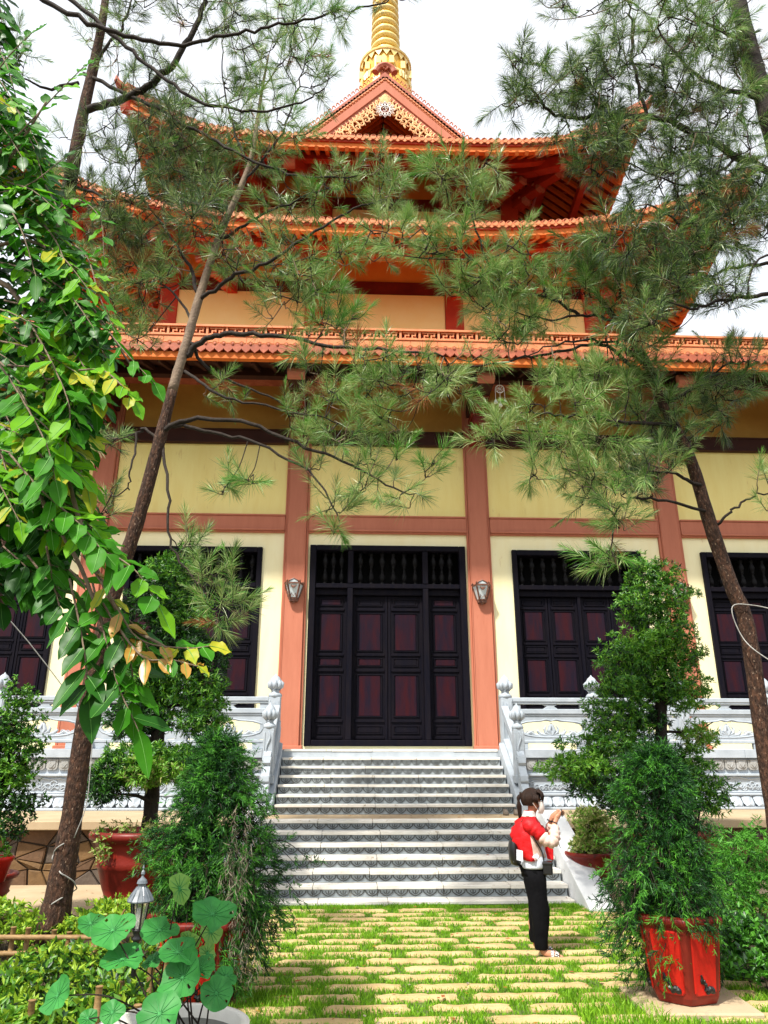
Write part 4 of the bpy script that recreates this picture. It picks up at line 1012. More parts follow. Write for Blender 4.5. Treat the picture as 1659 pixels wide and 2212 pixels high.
# ================================================================== PINES
DL = 8.45
def g0(x, y): 
    d = at(x, y, 10)-CAMP; return CAMP+d*(-CAMP.z/d.z)
b0 = g0(105, 2062)
Lp = pine('tall leaning pine with reddish scaly trunk left of the paved court', (b0.x, b0.y, 0),
 [(92,2090,DL,.20),(118,1980,DL,.15),(150,1800,DL,.110),(195,1490,DL,.094),(232,1330,DL,.086),(268,1215,DL,.084),(305,1100,DL,.078),(345,950,DL,.074),(376,830,DL,.062),(403,740,DL,.060),(434,630,DL,.055),(478,500,DL,.048),(522,400,DL,.042),(545,330,DL,.035),(565,200,DL+.1,.022),(580,120,DL+.1,.012)],
 [([(340,940,DL),(410,905,DL-.1),(520,912,DL-.3),(640,955,DL-.4),(760,1005,DL-.5),(870,1065,DL-.6)], .035, .010),
  ([(350,915,DL),(440,930,DL-.1),(560,960,DL-.3),(680,1030,DL-.4),(735,1130,DL-.5)], .028, .008),
  ([(405,770,DL),(440,735,DL-.1),(500,722,DL-.2),(600,725,DL-.4),(720,748,DL-.5),(860,758,DL-.6),(960,768,DL-.7)], .042, .012),
  ([(410,740,DL),(455,800,DL+.1),(560,850,DL+.2),(680,910,DL+.2)], .026, .008),
  ([(400,800,DL),(470,850,DL-.3),(590,880,DL-.4),(700,900,DL-.5)], .022, .008),
  ([(428,650,DL),(500,600,DL-.2),(590,560,DL-.4),(680,500,DL-.5),(780,445,DL-.6),(840,440,DL-.6)], .030, .009),
  ([(470,520,DL),(540,480,DL-.2),(620,440,DL-.3),(720,400,DL-.4)], .024, .008),
  ([(430,640,DL),(400,560,DL+.2),(340,470,DL+.3),(290,400,DL+.3)], .028, .008),
  ([(345,950,DL),(300,930,DL+.2),(285,1010,DL),(280,1060,DL)], .020, .008),
  ([(350,960,DL),(365,1080,DL-.2),(370,1180,DL-.3),(440,1270,DL-.4),(500,1310,DL-.4)], .020, .007),
  ([(520,400,DL),(600,300,DL-.1),(640,200,DL-.2),(665,110,DL-.2)], .020, .007),
  ([(535,360,DL),(500,260,DL),(480,150,DL),(485,40,DL)], .018, .006),
  ([(560,200,DL),(620,120,DL),(690,60,DL)], .012, .005),
  ([(420,700,DL),(360,620,DL+.3),(270,610,DL+.4)], .020, .007)],
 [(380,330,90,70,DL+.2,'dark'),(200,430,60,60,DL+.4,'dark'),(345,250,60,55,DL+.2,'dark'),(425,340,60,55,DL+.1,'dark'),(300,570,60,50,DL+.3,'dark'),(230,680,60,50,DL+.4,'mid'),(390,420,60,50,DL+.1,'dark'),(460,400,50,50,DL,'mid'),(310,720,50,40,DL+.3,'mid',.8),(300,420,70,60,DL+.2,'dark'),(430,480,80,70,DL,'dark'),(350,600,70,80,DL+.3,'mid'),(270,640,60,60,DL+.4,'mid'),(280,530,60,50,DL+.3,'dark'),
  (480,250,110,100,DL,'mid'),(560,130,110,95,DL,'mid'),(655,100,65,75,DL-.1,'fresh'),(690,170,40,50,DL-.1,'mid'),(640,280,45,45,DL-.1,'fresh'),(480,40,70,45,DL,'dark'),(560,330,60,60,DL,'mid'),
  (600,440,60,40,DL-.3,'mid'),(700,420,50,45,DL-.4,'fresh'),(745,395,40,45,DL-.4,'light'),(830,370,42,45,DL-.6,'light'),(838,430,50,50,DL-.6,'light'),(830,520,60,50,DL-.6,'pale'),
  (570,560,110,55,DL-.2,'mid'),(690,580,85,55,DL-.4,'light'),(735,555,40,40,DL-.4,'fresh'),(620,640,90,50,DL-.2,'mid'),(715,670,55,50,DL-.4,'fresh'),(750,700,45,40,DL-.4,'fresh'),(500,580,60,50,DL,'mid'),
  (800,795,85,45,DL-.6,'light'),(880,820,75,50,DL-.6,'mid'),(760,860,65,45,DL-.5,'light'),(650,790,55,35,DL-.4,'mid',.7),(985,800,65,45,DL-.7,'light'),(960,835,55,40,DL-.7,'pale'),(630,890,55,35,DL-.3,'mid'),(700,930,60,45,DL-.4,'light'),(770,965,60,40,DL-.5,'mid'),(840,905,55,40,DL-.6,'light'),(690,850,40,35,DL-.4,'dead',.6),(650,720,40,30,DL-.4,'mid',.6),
  (535,1045,28,28,DL-.3,'fresh',1.4),(495,1040,28,40,DL-.2,'mid'),(720,1085,55,25,DL-.5,'mid'),(728,1145,18,15,DL-.5,'fresh',2),(805,1040,48,30,DL-.5,'light'),(860,985,18,30,DL-.6,'fresh',1.6),(932,1010,24,36,DL-.6,'fresh',1.5),(875,1075,40,22,DL-.6,'mid'),(680,1010,40,30,DL-.4,'mid',.7),
  (430,1250,55,40,DL-.4,'light'),(485,1310,50,45,DL-.4,'light'),(400,1180,40,35,DL-.3,'mid'),(500,1250,22,30,DL-.4,'mid'),(240,1080,45,60,DL+.3,'mid',.6),(250,960,40,30,DL+.3,'dark',.7),(480,860,50,40,DL,'mid',.7)],
 droop=.12, L=.22, pale=6.2)
b1 = V((-5.4, -8.2, 0))
pine('second pine mostly hidden behind the broad leaves, dark branches sweeping across the upper left sky', (b1.x, b1.y, 0),
 [(-150,2080,8.8,.19),(-60,1500,8.8,.16),(40,1000,8.8,.14),(105,650,8.8,.115),(150,400,8.8,.10),(178,250,8.8,.085),(205,130,8.8,.075),(225,20,8.8,.06),(240,-120,8.8,.04)],
 [([(180,240,8.8),(260,215,8.6),(330,180,8.4),(385,120,8.2),(430,40,8.1),(450,-30,8.0)], .06, .035),
  ([(120,-30,7.6),(240,70,7.6),(330,150,7.6),(420,212,7.5),(540,240,7.4),(640,225,7.3),(700,190,7.2)], .034, .008),
  ([(60,-20,7.2),(170,40,7.2),(290,82,7.2),(400,95,7.2),(500,75,7.1),(600,55,7.0),(720,30,6.9),(830,8,6.8)], .036, .010),
  ([(180,160,8.8),(300,215,8.5),(420,280,8.3),(520,335,8.1),(640,380,8.0),(740,385,7.9),(800,370,7.8)], .032, .008),
  ([(160,330,8.8),(130,430,8.6),(120,520,8.5)], .03, .012),([(150,400,8.8),(230,430,8.6),(300,480,8.5)], .025, .01),
  ([(200,140,8.8),(260,60,8.7),(290,-20,8.7)], .03, .012), ([(170,180,8.8),(100,190,8.6),(40,160,8.4)], .03, .01)],
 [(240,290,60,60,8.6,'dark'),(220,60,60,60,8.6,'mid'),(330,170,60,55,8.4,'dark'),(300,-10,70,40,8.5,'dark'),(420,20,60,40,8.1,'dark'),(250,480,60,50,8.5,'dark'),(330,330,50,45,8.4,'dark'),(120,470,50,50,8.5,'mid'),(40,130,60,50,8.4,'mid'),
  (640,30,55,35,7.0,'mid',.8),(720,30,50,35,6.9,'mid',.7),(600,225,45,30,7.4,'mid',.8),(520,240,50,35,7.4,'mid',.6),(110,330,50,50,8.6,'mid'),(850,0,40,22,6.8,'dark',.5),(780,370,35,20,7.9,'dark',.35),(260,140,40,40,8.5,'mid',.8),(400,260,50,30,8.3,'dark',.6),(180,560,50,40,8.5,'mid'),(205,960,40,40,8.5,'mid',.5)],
 droop=.12, L=.22, bark='bark', nn=70)
DR = 8.0
pine('slender dark pine leaning in from the right edge with a guy wire round its trunk', (4.35, -9.0, 0),
 [(1740,2200,DR,.12),(1690,1850,DR,.10),(1652,1615,DR,.09),(1614,1356,DR,.084),(1580,1265,DR,.080),(1535,1135,DR,.076),(1497,1008,DR,.07),(1462,930,DR,.062),(1430,870,DR,.055),(1390,770,DR,.05),(1330,690,DR,.04),(1280,620,DR,.03),(1250,540,DR,.018)],
 [([(1425,840,DR),(1370,795,DR+.1),(1300,745,DR),(1200,760,DR-.2),(1100,780,DR-.3),(980,800,DR-.4)], .030, .009),
  ([(1400,790,DR),(1330,740,DR-.2),(1220,740,DR-.4),(1130,770,DR-.5)], .022, .007),
  ([(1470,920,DR),(1380,915,DR-.2),(1290,905,DR-.4),(1200,895,DR-.5),(1150,890,DR-.5)], .026, .008),
  ([(1490,980,DR),(1400,960,DR-.3),(1320,950,DR-.4),(1200,930,DR-.5),(1080,930,DR-.6)], .024, .007),
  ([(1340,700,DR),(1270,680,DR-.2),(1180,690,DR-.3),(1080,660,DR-.4)], .022, .007),
  ([(1360,730,DR),(1340,640,DR-.3),(1320,560,DR-.4)], .022, .009),
  ([(1250,680,DR-.2),(1180,640,DR-.3),(1080,620,DR-.4),(1020,560,DR-.5)], .022, .007),
  ([(1110,640,DR-.4),(1050,560,DR-.5),(1010,430,DR-.6),(998,290,DR-.7)], .018, .006),
  ([(1520,1060,DR),(1450,1020,DR-.3),(1390,1020,DR-.4)], .024, .009),([(1535,1110,DR),(1420,1080,DR-.3),(1340,1090,DR-.4),(1320,1190,DR-.5)], .020, .007),
  ([(1545,1140,DR),(1580,1100,DR-.2),(1620,1075,DR-.3),(1680,1060,DR-.4)], .018, .008),
  ([(1440,870,DR),(1500,840,DR+.2),(1570,790,DR+.2),(1640,780,DR+.2)], .022, .008)],
 [(1130,620,75,55,DR-.3,'light'),(1060,640,65,45,DR-.4,'light'),(1170,690,75,45,DR-.3,'light'),(1100,720,55,35,DR-.4,'mid'),(900,530,65,45,DR-.6,'light'),(960,525,55,45,DR-.6,'light'),(1010,600,70,45,DR-.5,'light'),(1090,575,80,50,DR-.4,'light'),
  (955,400,42,42,DR-.7,'pale',1.2),(1045,390,42,42,DR-.7,'pale',1.2),(935,360,15,22,DR-.7,'fresh',2.5),(975,375,14,20,DR-.7,'fresh',2.5),(1000,470,50,40,DR-.6,'light',.7),
  (1280,545,65,60,DR-.3,'mid'),(1330,620,80,65,DR-.3,'mid'),(1240,600,65,50,DR-.3,'mid'),(1420,580,80,60,DR,'dark'),(1420,660,85,50,DR-.2,'mid'),(1390,720,65,45,DR-.2,'mid'),
  (1330,770,65,55,DR-.3,'mid'),(1385,800,65,50,DR,'mid'),(1210,820,60,45,DR-.3,'light'),(1150,900,55,40,DR-.5,'light'),(1250,890,60,40,DR-.4,'light'),(1370,880,65,50,DR-.2,'mid'),(1460,870,55,50,DR,'mid'),(1300,960,65,45,DR-.4,'light'),(1190,955,55,35,DR-.5,'light'),(1070,940,35,38,DR-.6,'pale',1.3),
  (1450,960,65,55,DR,'dark'),(1385,1020,65,60,DR-.3,'dark'),(1295,1060,55,55,DR-.4,'mid'),(1240,1020,45,35,DR-.4,'light'),(1160,1030,28,25,DR-.5,'light'),(1330,1130,38,45,DR-.5,'mid'),(1540,870,50,65,DR+.2,'dark'),(1600,800,60,65,DR+.2,'mid'),(1645,1030,25,18,DR-.4,'light'),(1655,1100,18,15,DR-.4,'light'),(1310,1210,35,22,DR-.5,'fresh',1.4),(1080,690,45,35,DR-.4,'light'),(1290,820,45,40,DR-.3,'light'),(920,850,18,14,DR-.6,'dead',1.5)],
 droop=.22, L=.22, bark='bark', nn=84, dens=1/150)
DT = 7.2
pine('large dark pine at the upper right with drooping grey-green needle clusters against the white sky', (5.6, -9.8, 0),
 [(1990,2200,DT,.24),(1900,1500,DT,.2),(1820,900,DT,.17),(1745,560,DT,.15),(1690,360,DT,.13),(1655,230,DT,.12),(1620,110,DT,.11),(1590,-20,DT,.10),(1570,-140,DT,.08)],
 [([(1690,380,DT),(1600,340,DT),(1520,300,DT-.1),(1440,262,DT-.2),(1330,250,DT-.3),(1250,255,DT-.3),(1190,240,DT-.4),(1130,170,DT-.5),(1110,120,DT-.5)], .05, .008),
  ([(1400,255,DT-.2),(1370,150,DT-.3),(1365,60,DT-.3),(1350,-30,DT-.3)], .024, .012),
  ([(1190,240,DT-.4),(1150,215,DT-.5),(1110,235,DT-.5)], .012, .006),
  ([(1720,470,DT),(1640,455,DT),(1560,470,DT-.1),(1480,480,DT-.2),(1400,440,DT-.3)], .035, .010),
  ([(1760,620,DT),(1650,635,DT),(1560,650,DT-.1),(1490,665,DT-.2),(1400,640,DT-.3)], .032, .008),
  ([(1740,560,DT),(1640,570,DT),(1540,590,DT-.1),(1440,640,DT-.2)], .028, .008),
  ([(1740,540,DT),(1640,560,DT-.3),(1610,640,DT-.3)], .02, .006),
  ([(1650,210,DT),(1560,190,DT-.2),(1480,140,DT-.3),(1420,60,DT-.3)], .035, .012),([(1610,90,DT),(1540,60,DT-.2),(1480,10,DT-.2)], .03, .012),
  ([(1600,330,DT),(1540,380,DT-.2),(1480,400,DT-.2),(1300,330,DT-.3)], .02, .007)],
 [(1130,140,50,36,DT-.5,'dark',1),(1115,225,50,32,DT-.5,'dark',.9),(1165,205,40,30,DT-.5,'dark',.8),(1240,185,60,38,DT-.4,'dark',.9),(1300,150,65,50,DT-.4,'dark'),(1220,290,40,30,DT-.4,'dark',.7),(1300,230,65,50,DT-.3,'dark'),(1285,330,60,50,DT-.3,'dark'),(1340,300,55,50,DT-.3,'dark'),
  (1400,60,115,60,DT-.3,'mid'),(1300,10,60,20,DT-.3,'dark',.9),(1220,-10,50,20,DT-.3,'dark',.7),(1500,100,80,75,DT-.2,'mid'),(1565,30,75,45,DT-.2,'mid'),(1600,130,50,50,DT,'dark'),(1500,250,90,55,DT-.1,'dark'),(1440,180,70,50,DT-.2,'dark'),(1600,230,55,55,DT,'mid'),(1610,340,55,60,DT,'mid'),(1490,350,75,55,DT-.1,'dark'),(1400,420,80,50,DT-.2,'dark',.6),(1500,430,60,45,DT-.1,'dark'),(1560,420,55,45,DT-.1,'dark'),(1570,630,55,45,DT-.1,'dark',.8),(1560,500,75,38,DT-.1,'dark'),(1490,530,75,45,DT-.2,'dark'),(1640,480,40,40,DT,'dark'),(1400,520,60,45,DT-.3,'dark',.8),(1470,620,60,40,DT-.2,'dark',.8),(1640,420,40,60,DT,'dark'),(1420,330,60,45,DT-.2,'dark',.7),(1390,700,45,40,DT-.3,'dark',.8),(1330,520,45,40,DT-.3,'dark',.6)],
 droop=.5, L=.20, bark='bark_dark', nn=84, dens=1/125)
# wires
def wire(label, pts, r, n=8):
    q = spline(pts, n); b = MB(); c = sum((V(p) for p in pts), V())/len(pts); b.tube(q, r, 5); o = b.build('wire', M['wire'], None, smooth=True, loc=c); tag(o, label, 'wire'); return o
wire('taut grey guy wire running down from the upper left to the leaning pine trunk', [at(-40,1275,7.6), at(60,1385,7.9), at(190,1555,8.25)], .006, 3)
wp = []
for i in range(14):
    t = i/13; y = 1810+150*t; cx = 152-24*t; a = 1.2+t*7.5; p = at(cx, y, DL); wp.append(p+V((.135*math.cos(a), -.135*abs(math.sin(a)) if i % 5 else .1, 0)))
wire('pale electric wire wound loosely round the lower trunk of the leaning pine', wp, .007, 4)
wire('thin pale cord hanging down along the left pine trunk', [at(207,1500,DL-.2), at(196,1650,DL-.22), at(186,1740,DL-.24), at(160,1810,DL-.24)], .005, 4)
wire('white guy wire looped round the slender right pine trunk', [at(1665,1315,DR-.25), at(1630,1308,DR-.15), at(1588,1306,DR-.10), at(1582,1326,DR-.10), at(1600,1370,DR-.12), at(1625,1400,DR-.25), at(1675,1435,DR-.4)], .006, 5)
# ================================================================== BROADLEAF TREE AT THE LEFT
random.seed(5)
bt = thing('broadleaf_tree', (-3.6, -13.6, 0), 'broadleaf tree with large glossy bright green compound leaves filling the left edge', 'tree')
b = MB(); q = spline([V((-3.6,-13.6,0)), V((-3.55,-13.6,1.2)), at(-260,900,3.2), at(-170,500,3.2), at(-120,100,3.2)], 6); b.tube(q, lerpn([.11,.05], len(q)), 10); b.build('trunk', M['bark'], bt, smooth=True)
bl = MB(); BM = ['b_mid', 'b_dark', 'b_light', 'b_yellow', 'b_amber', 'rib', 'bark_pale', 'bark_dark']
def bp(*pts): return [at(x, y, D) for x, y, D in pts]
for pts, r in (([(-170,520,3.2),(-60,450,3.0),(30,330,2.9),(100,220,2.8)], .012), ([(-190,620,3.2),(20,620,3.1),(110,900,3.0),(180,1150,2.9),(260,1330,2.85),(360,1400,2.8)], .016), ([(-180,900,3.2),(20,1000,3.0),(150,1180,2.9),(215,1330,2.85),(265,1480,2.8)], .014), ([(-180,600,3.2),(60,520,3.0),(180,640,2.95),(290,800,2.9)], .012)):
    q = spline(bp(*pts), 6); bl.tube(q, lerpn([r, r*.35], len(q)), 6, 6)
def SP(pts, n, L=.19, W=.036, mis=(0,0,0,1), up=(0,-.55,.8)):
    L *= .84; W *= .82; n = int(n*1.25)
    spray_leaf(bl, bp(*pts), n, L, W, list(mis), 5, 6, up)
SP([(-30,360,2.9),(40,290,2.85),(120,205,2.8),(185,140,2.75)], 13, .17, .030, (0,0,0,2), (0,-.8,.4))
SP([(-40,200,3.0),(20,120,2.95),(70,70,2.9)], 8, .17, .03, (0,0,1), (0,-.8,.4))
SP([(-20,420,2.95),(60,400,2.9),(140,340,2.9)], 9, .17, .032, (0,1,0), (0,-.8,.4))
SP([(150,520,2.95),(190,560,2.9),(215,640,2.85),(250,720,2.85)], 12, .11, .027, (0,0,2))
SP([(110,470,2.95),(160,430,2.9),(215,470,2.9),(225,560,2.9)], 11, .11, .027, (0,0,2,0))
SP([(140,640,2.9),(210,690,2.85),(270,760,2.8),(335,830,2.8)], 11, .14, .034, (0,0,1,0))
SP([(170,800,2.8),(220,800,2.8),(260,830,2.75),(290,870,2.75)], 9, .14, .034, (2,3,3,2))
SP([(60,690,2.8),(110,780,2.75),(150,880,2.7),(140,960,2.7)], 11, .19, .045, (2,0,2,0))
SP([(-20,760,2.75),(40,850,2.7),(100,960,2.65),(120,1040,2.65)], 11, .2, .046, (2,0,2,0))
SP([(20,980,2.75),(90,1060,2.7),(170,1130,2.7),(230,1200,2.7)], 12, .19, .042, (0,0,2,0))
SP([(120,1130,2.8),(210,1180,2.75),(290,1230,2.7),(345,1310,2.7)], 11, .19, .044, (0,0,0,2))
SP([(180,1200,2.85),(240,1290,2.8),(300,1380,2.8),(400,1400,2.8),(455,1395,2.8)], 11, .13, .032, (0,0,3,4))
SP([(250,1350,2.8),(310,1420,2.75),(370,1425,2.75),(430,1440,2.75)], 10, .12, .028, (0,4,4,3))
SP([(200,1260,2.85),(225,1370,2.8),(255,1480,2.75),(300,1580,2.75)], 10, .2, .046, (0,0,0,1))
SP([(60,1200,3.0),(130,1290,2.95),(200,1380,2.95),(240,1450,2.95)], 11, .18, .04, (1,1,1,0))
SP([(150,1230,3.0),(220,1300,2.95),(290,1350,2.95),(330,1420,2.95)], 10, .17, .036, (1,1,0))
SP([(150,1250,2.8),(170,1340,2.8),(185,1430,2.75),(190,1500,2.75)], 9, .2, .046, (1,0,1,0))
SP([(100,1180,2.9),(120,1280,2.9),(150,1370,2.85)], 10, .18, .045, (1,1,0))
SP([(220,1300,2.85),(260,1370,2.8),(285,1450,2.8),(285,1520,2.8)], 9, .19, .044, (0,1,0))
SP([(40,700,2.7),(10,690,2.7),(-20,720,2.7)], 5, .16, .05, (3,3,2))
for k in range(165):
    y = random.uniform(230, 1190); bx = np.interp(y, [240,450,600,700,800,900,1000,1100,1200], [60,130,190,215,240,240,190,190,240])
    x1 = bx-abs(random.gauss(0, 75)); a = random.uniform(.1, 1.3); ln = random.uniform(110, 200); D = random.uniform(2.75, 3.35)
    deep = D > 3.05
    SP([(x1-ln*math.cos(a), y-ln*math.sin(a), D+.15), (x1-ln*.5*math.cos(a), y-ln*.55*math.sin(a)-10, D+.05), (x1, y, D)], 10, random.uniform(.15,.20), random.uniform(.027,.036), (1,1,1,0) if deep else ((0,0,1,2) if k % 5 else (2,2,3)), (random.uniform(-.2,.3), -.6, .7))
for k in range(90):
    y = random.uniform(60, 1320); x = random.uniform(-70, np.interp(y, [60,240,450,1320], [20,60,140,150])); D = random.uniform(3.3, 3.8); a = random.uniform(0, 1.5)
    SP([(x-120*math.cos(a), y-140*math.sin(a), D+.1), (x-60*math.cos(a), y-75*math.sin(a), D), (x, y, D)], 10, .19, .05, (1,1,1,0))
bl.build('crown', [M[k] for k in BM], bt, smooth=True)
# ================================================================== POTTED PODOCARPUS
def round_pot(t, c, R_, H, mat, rim=1.0):
    b = MB(); x, y, z = c
    b.lathe([(R_*.62,0),(R_*.66,.0),(R_*.7,H*.04),(R_*.68,H*.10),(R_*.60,H*.13),(R_*.66,H*.16),(R_*.70,H*.20),(R_*.64,H*.25),(R_*.72,H*.36),(R_*.84,H*.58),(R_*.89,H*.62),(R_*.86,H*.66),(R_*.93,H*.84),(R_*.94,H*.88),(R_*1.06,H*.91),(R_*1.08,H*.96),(R_*1.05,H),(R_*.94,H),(R_*.9,H*.93),(R_*.4,H*.91),(.01,H*.91)], c, 40)
    return b.build('pot', mat, t, smooth=True)
PT = dict(mid=[0,0,2,1,0,2], dark=[1,1,0], light=[2,2,0], yel=[2,2,2,3], pale=[3,3,2])
PM = [M['p_mid'], M['p_dark'], M['p_light'], M['pale_leaf']]
def potted_tree(label, base, Rp, Hp, trunk, limbs, blobs, dens, group, under=None, L=.075, W=.009, nl=10, potlabel=None, rr=None):
    t = thing('potted_podocarpus', base, label, 'potted tree', group)
    if Hp:
        round_pot(t, base, Rp, Hp, M['terracotta']); s = MB(); s.lathe([(Rp*.9,Hp*.9),(Rp*.88,Hp*.935),(Rp*.4,Hp*.95),(.01,Hp*.96)], base, 24); s.build('soil', M['soil'], t, smooth=True)
    b = MB(); q = spline([at(*p[:3]) for p in trunk], 5); b.tube(q, [r_*(1+.12*RS.randn()*.5) for r_ in lerpn([p[3] for p in trunk], len(q))], 10)
    for pts, r in limbs:
        q = spline([at(*p) for p in pts], 4); b.tube(q, lerpn([r, r*.35], len(q)), 6)
    b.build('trunk', M['bark_dark'], t, smooth=True)
    n = NP(); tw = MB(); cloud_shrub(n, blobs, dens, L, W, PT, nl, tw=tw); n.addmb(tw, 4); n.build('crown', PM+[M['bark_dark']], t)
    if under:
        n = NP(); cloud_shrub(n, under, .05, .05, .011, PT, 7); n.build('underplanting', PM, t)
    return t
gl = g0(292, 1985); DPL = gl.y+17
potted_tree('cloud-pruned podocarpus with black trunk in a big red urn left of the steps', (gl.x, gl.y, 0), .60, 1.0,
 [(322,1800,DPL,.10),(330,1700,DPL,.095),(340,1600,DPL,.085),(345,1500,DPL,.075),(350,1400,DPL,.06),(362,1300,DPL,.045),(365,1230,DPL,.025)],
 [([(335,1740,DPL),(300,1720,DPL-.2),(255,1715,DPL-.3)], .035), ([(340,1620,DPL),(390,1635,DPL-.2),(430,1620,DPL-.3)], .03), ([(342,1600,DPL),(300,1590,DPL-.1),(280,1570,DPL-.2)], .03), ([(345,1530,DPL),(400,1520,DPL),(450,1510,DPL)], .03), ([(350,1450,DPL),(400,1420,DPL),(430,1410,DPL)], .025)],
 [(370,1240,62,48,DPL,.35,'mid'),(340,1305,75,50,DPL,.4,'dark'),(400,1330,60,45,DPL-.1,.35,'mid'),(370,1390,95,55,DPL,.45,'dark'),(430,1420,65,45,DPL-.1,.35,'dark'),(330,1470,80,50,DPL,.4,'mid'),(420,1500,80,45,DPL-.1,.4,'mid'),(300,1560,65,50,DPL,.4,'dark'),(440,1560,60,38,DPL-.2,.35,'mid'),(390,1640,60,32,DPL-.2,.35,'mid'),(300,1640,70,40,DPL-.3,.35,'mid'),(330,1668,85,30,DPL-.4,.35,'yel'),(230,1700,48,40,DPL-.3,.35,'dark'),(240,1660,45,30,DPL-.3,.3,'mid'),(430,1680,45,30,DPL-.2,.3,'mid'),(290,1430,45,45,DPL+.2,.3,'dark')],
 .12, 'potted podocarpus trees by the terrace', [(250,1800,48,26,DPL-.35,.25,'pale'),(330,1800,40,26,DPL-.3,.25,'pale'),(220,1830,20,18,DPL-.5,.15,'pale'),(225,1850,14,22,DPL-.55,.08,'pale')])
DPR = 10.7; pr = at(1475, 1950, DPR)
potted_tree('tall conical podocarpus with bright new tips in a red urn right of the steps', (pr.x, pr.y, 0), .56, .95,
 [(1420,1800,DPR,.095),(1424,1700,DPR,.09),(1428,1600,DPR,.08),(1428,1500,DPR,.075),(1430,1420,DPR,.06),(1425,1320,DPR,.045),(1420,1240,DPR,.02)],
 [([(1425,1500,DPR),(1390,1520,DPR),(1365,1510,DPR)], .028), ([(1425,1580,DPR),(1500,1580,DPR),(1540,1560,DPR)], .022), ([(1428,1560,DPR),(1380,1555,DPR),(1330,1570,DPR)], .026), ([(1424,1660,DPR),(1330,1665,DPR-.2),(1240,1680,DPR-.3)], .028)],
 [(1405,1240,58,32,DPR,.35,'mid'),(1430,1290,62,45,DPR,.4,'mid'),(1370,1310,38,45,DPR-.1,.3,'mid'),(1440,1360,65,45,DPR,.45,'mid'),(1400,1400,70,45,DPR-.1,.45,'light'),(1470,1420,52,45,DPR,.4,'mid'),(1350,1430,55,42,DPR-.1,.4,'mid'),(1420,1480,80,40,DPR-.1,.5,'mid'),(1340,1490,60,38,DPR-.2,.45,'mid'),(1480,1500,48,40,DPR,.4,'light'),(1330,1550,70,38,DPR-.2,.5,'mid'),(1390,1560,55,32,DPR+.1,.4,'dark'),(1320,1610,90,40,DPR-.3,.5,'mid'),(1250,1660,75,32,DPR-.4,.45,'light'),(1300,1690,80,38,DPR-.3,.5,'dark'),(1420,1650,55,40,DPR,.4,'dark'),(1510,1590,50,26,DPR,.35,'yel'),(1520,1720,60,38,DPR,.4,'mid'),(1490,1660,50,40,DPR,.4,'mid'),(1350,1740,50,30,DPR-.3,.35,'dark')],
 .115, 'potted podocarpus trees by the terrace')
DS = 9.9; gs = at(20, 1930, DS)
potted_tree('small-leaved round shrub with fine pale stems at the left edge before the stone wall', (gs.x-.4, gs.y, 0), .42, .55,
 [(-20,1880,DS,.06),(-10,1780,DS,.05),(10,1680,DS,.04),(20,1560,DS,.03)], [([(0,1740,DS),(40,1680,DS),(60,1640,DS)], .02), ([(0,1700,DS),(-40,1640,DS)], .02)],
 [(40,1510,42,34,DS,.35,'mid'),(10,1570,70,50,DS,.4,'mid'),(50,1620,45,50,DS,.4,'mid'),(20,1680,62,50,DS,.4,'light'),(40,1740,50,35,DS,.4,'dark'),(-20,1620,60,90,DS,.4,'dark'),(20,1790,40,25,DS,.3,'dark')], .11, None, L=.05, W=.012, nl=8)
DY = 11.5; gy = at(1285, 1960, DY)
potted_tree('pale yellow-green variegated shrub in a red pot beside the white cheek wall', (gy.x, gy.y, 0), .34, .6,
 [(1283,1900,DY,.03),(1280,1830,DY,.02)], [([(1280,1860,DY),(1260,1810,DY)], .012)],
 [(1280,1790,42,42,DY,.35,'pale'),(1265,1830,34,35,DY-.1,.3,'pale'),(1290,1850,32,26,DY,.3,'pale'),(1275,1760,30,20,DY,.25,'pale')], .26, None, L=.05, W=.012, nl=8)
t = thing('flower_pot', at(-12, 1905, 9.3)*1.0, 'small red pot with a few green leaves cut by the left edge of the photo', 'flower pot')
P = V(t.location); b = MB(); b.lathe([(.10,-.0),(.15,.2),(.17,.22),(.17,.26),(.15,.26),(.13,.22),(.01,.22)], P, 20); b.build('pot', M['red_panel'], t, smooth=True)
n = NP(); pts = np.array(P)+np.array([0,0,.25])+RS.randn(14,3)*.05; rosettes(n, pts, unit(np.array([.3,0,1])+RS.randn(14,3)*.5), 6, .10, .016, [0,2]); n.build('leaves', PM, t)
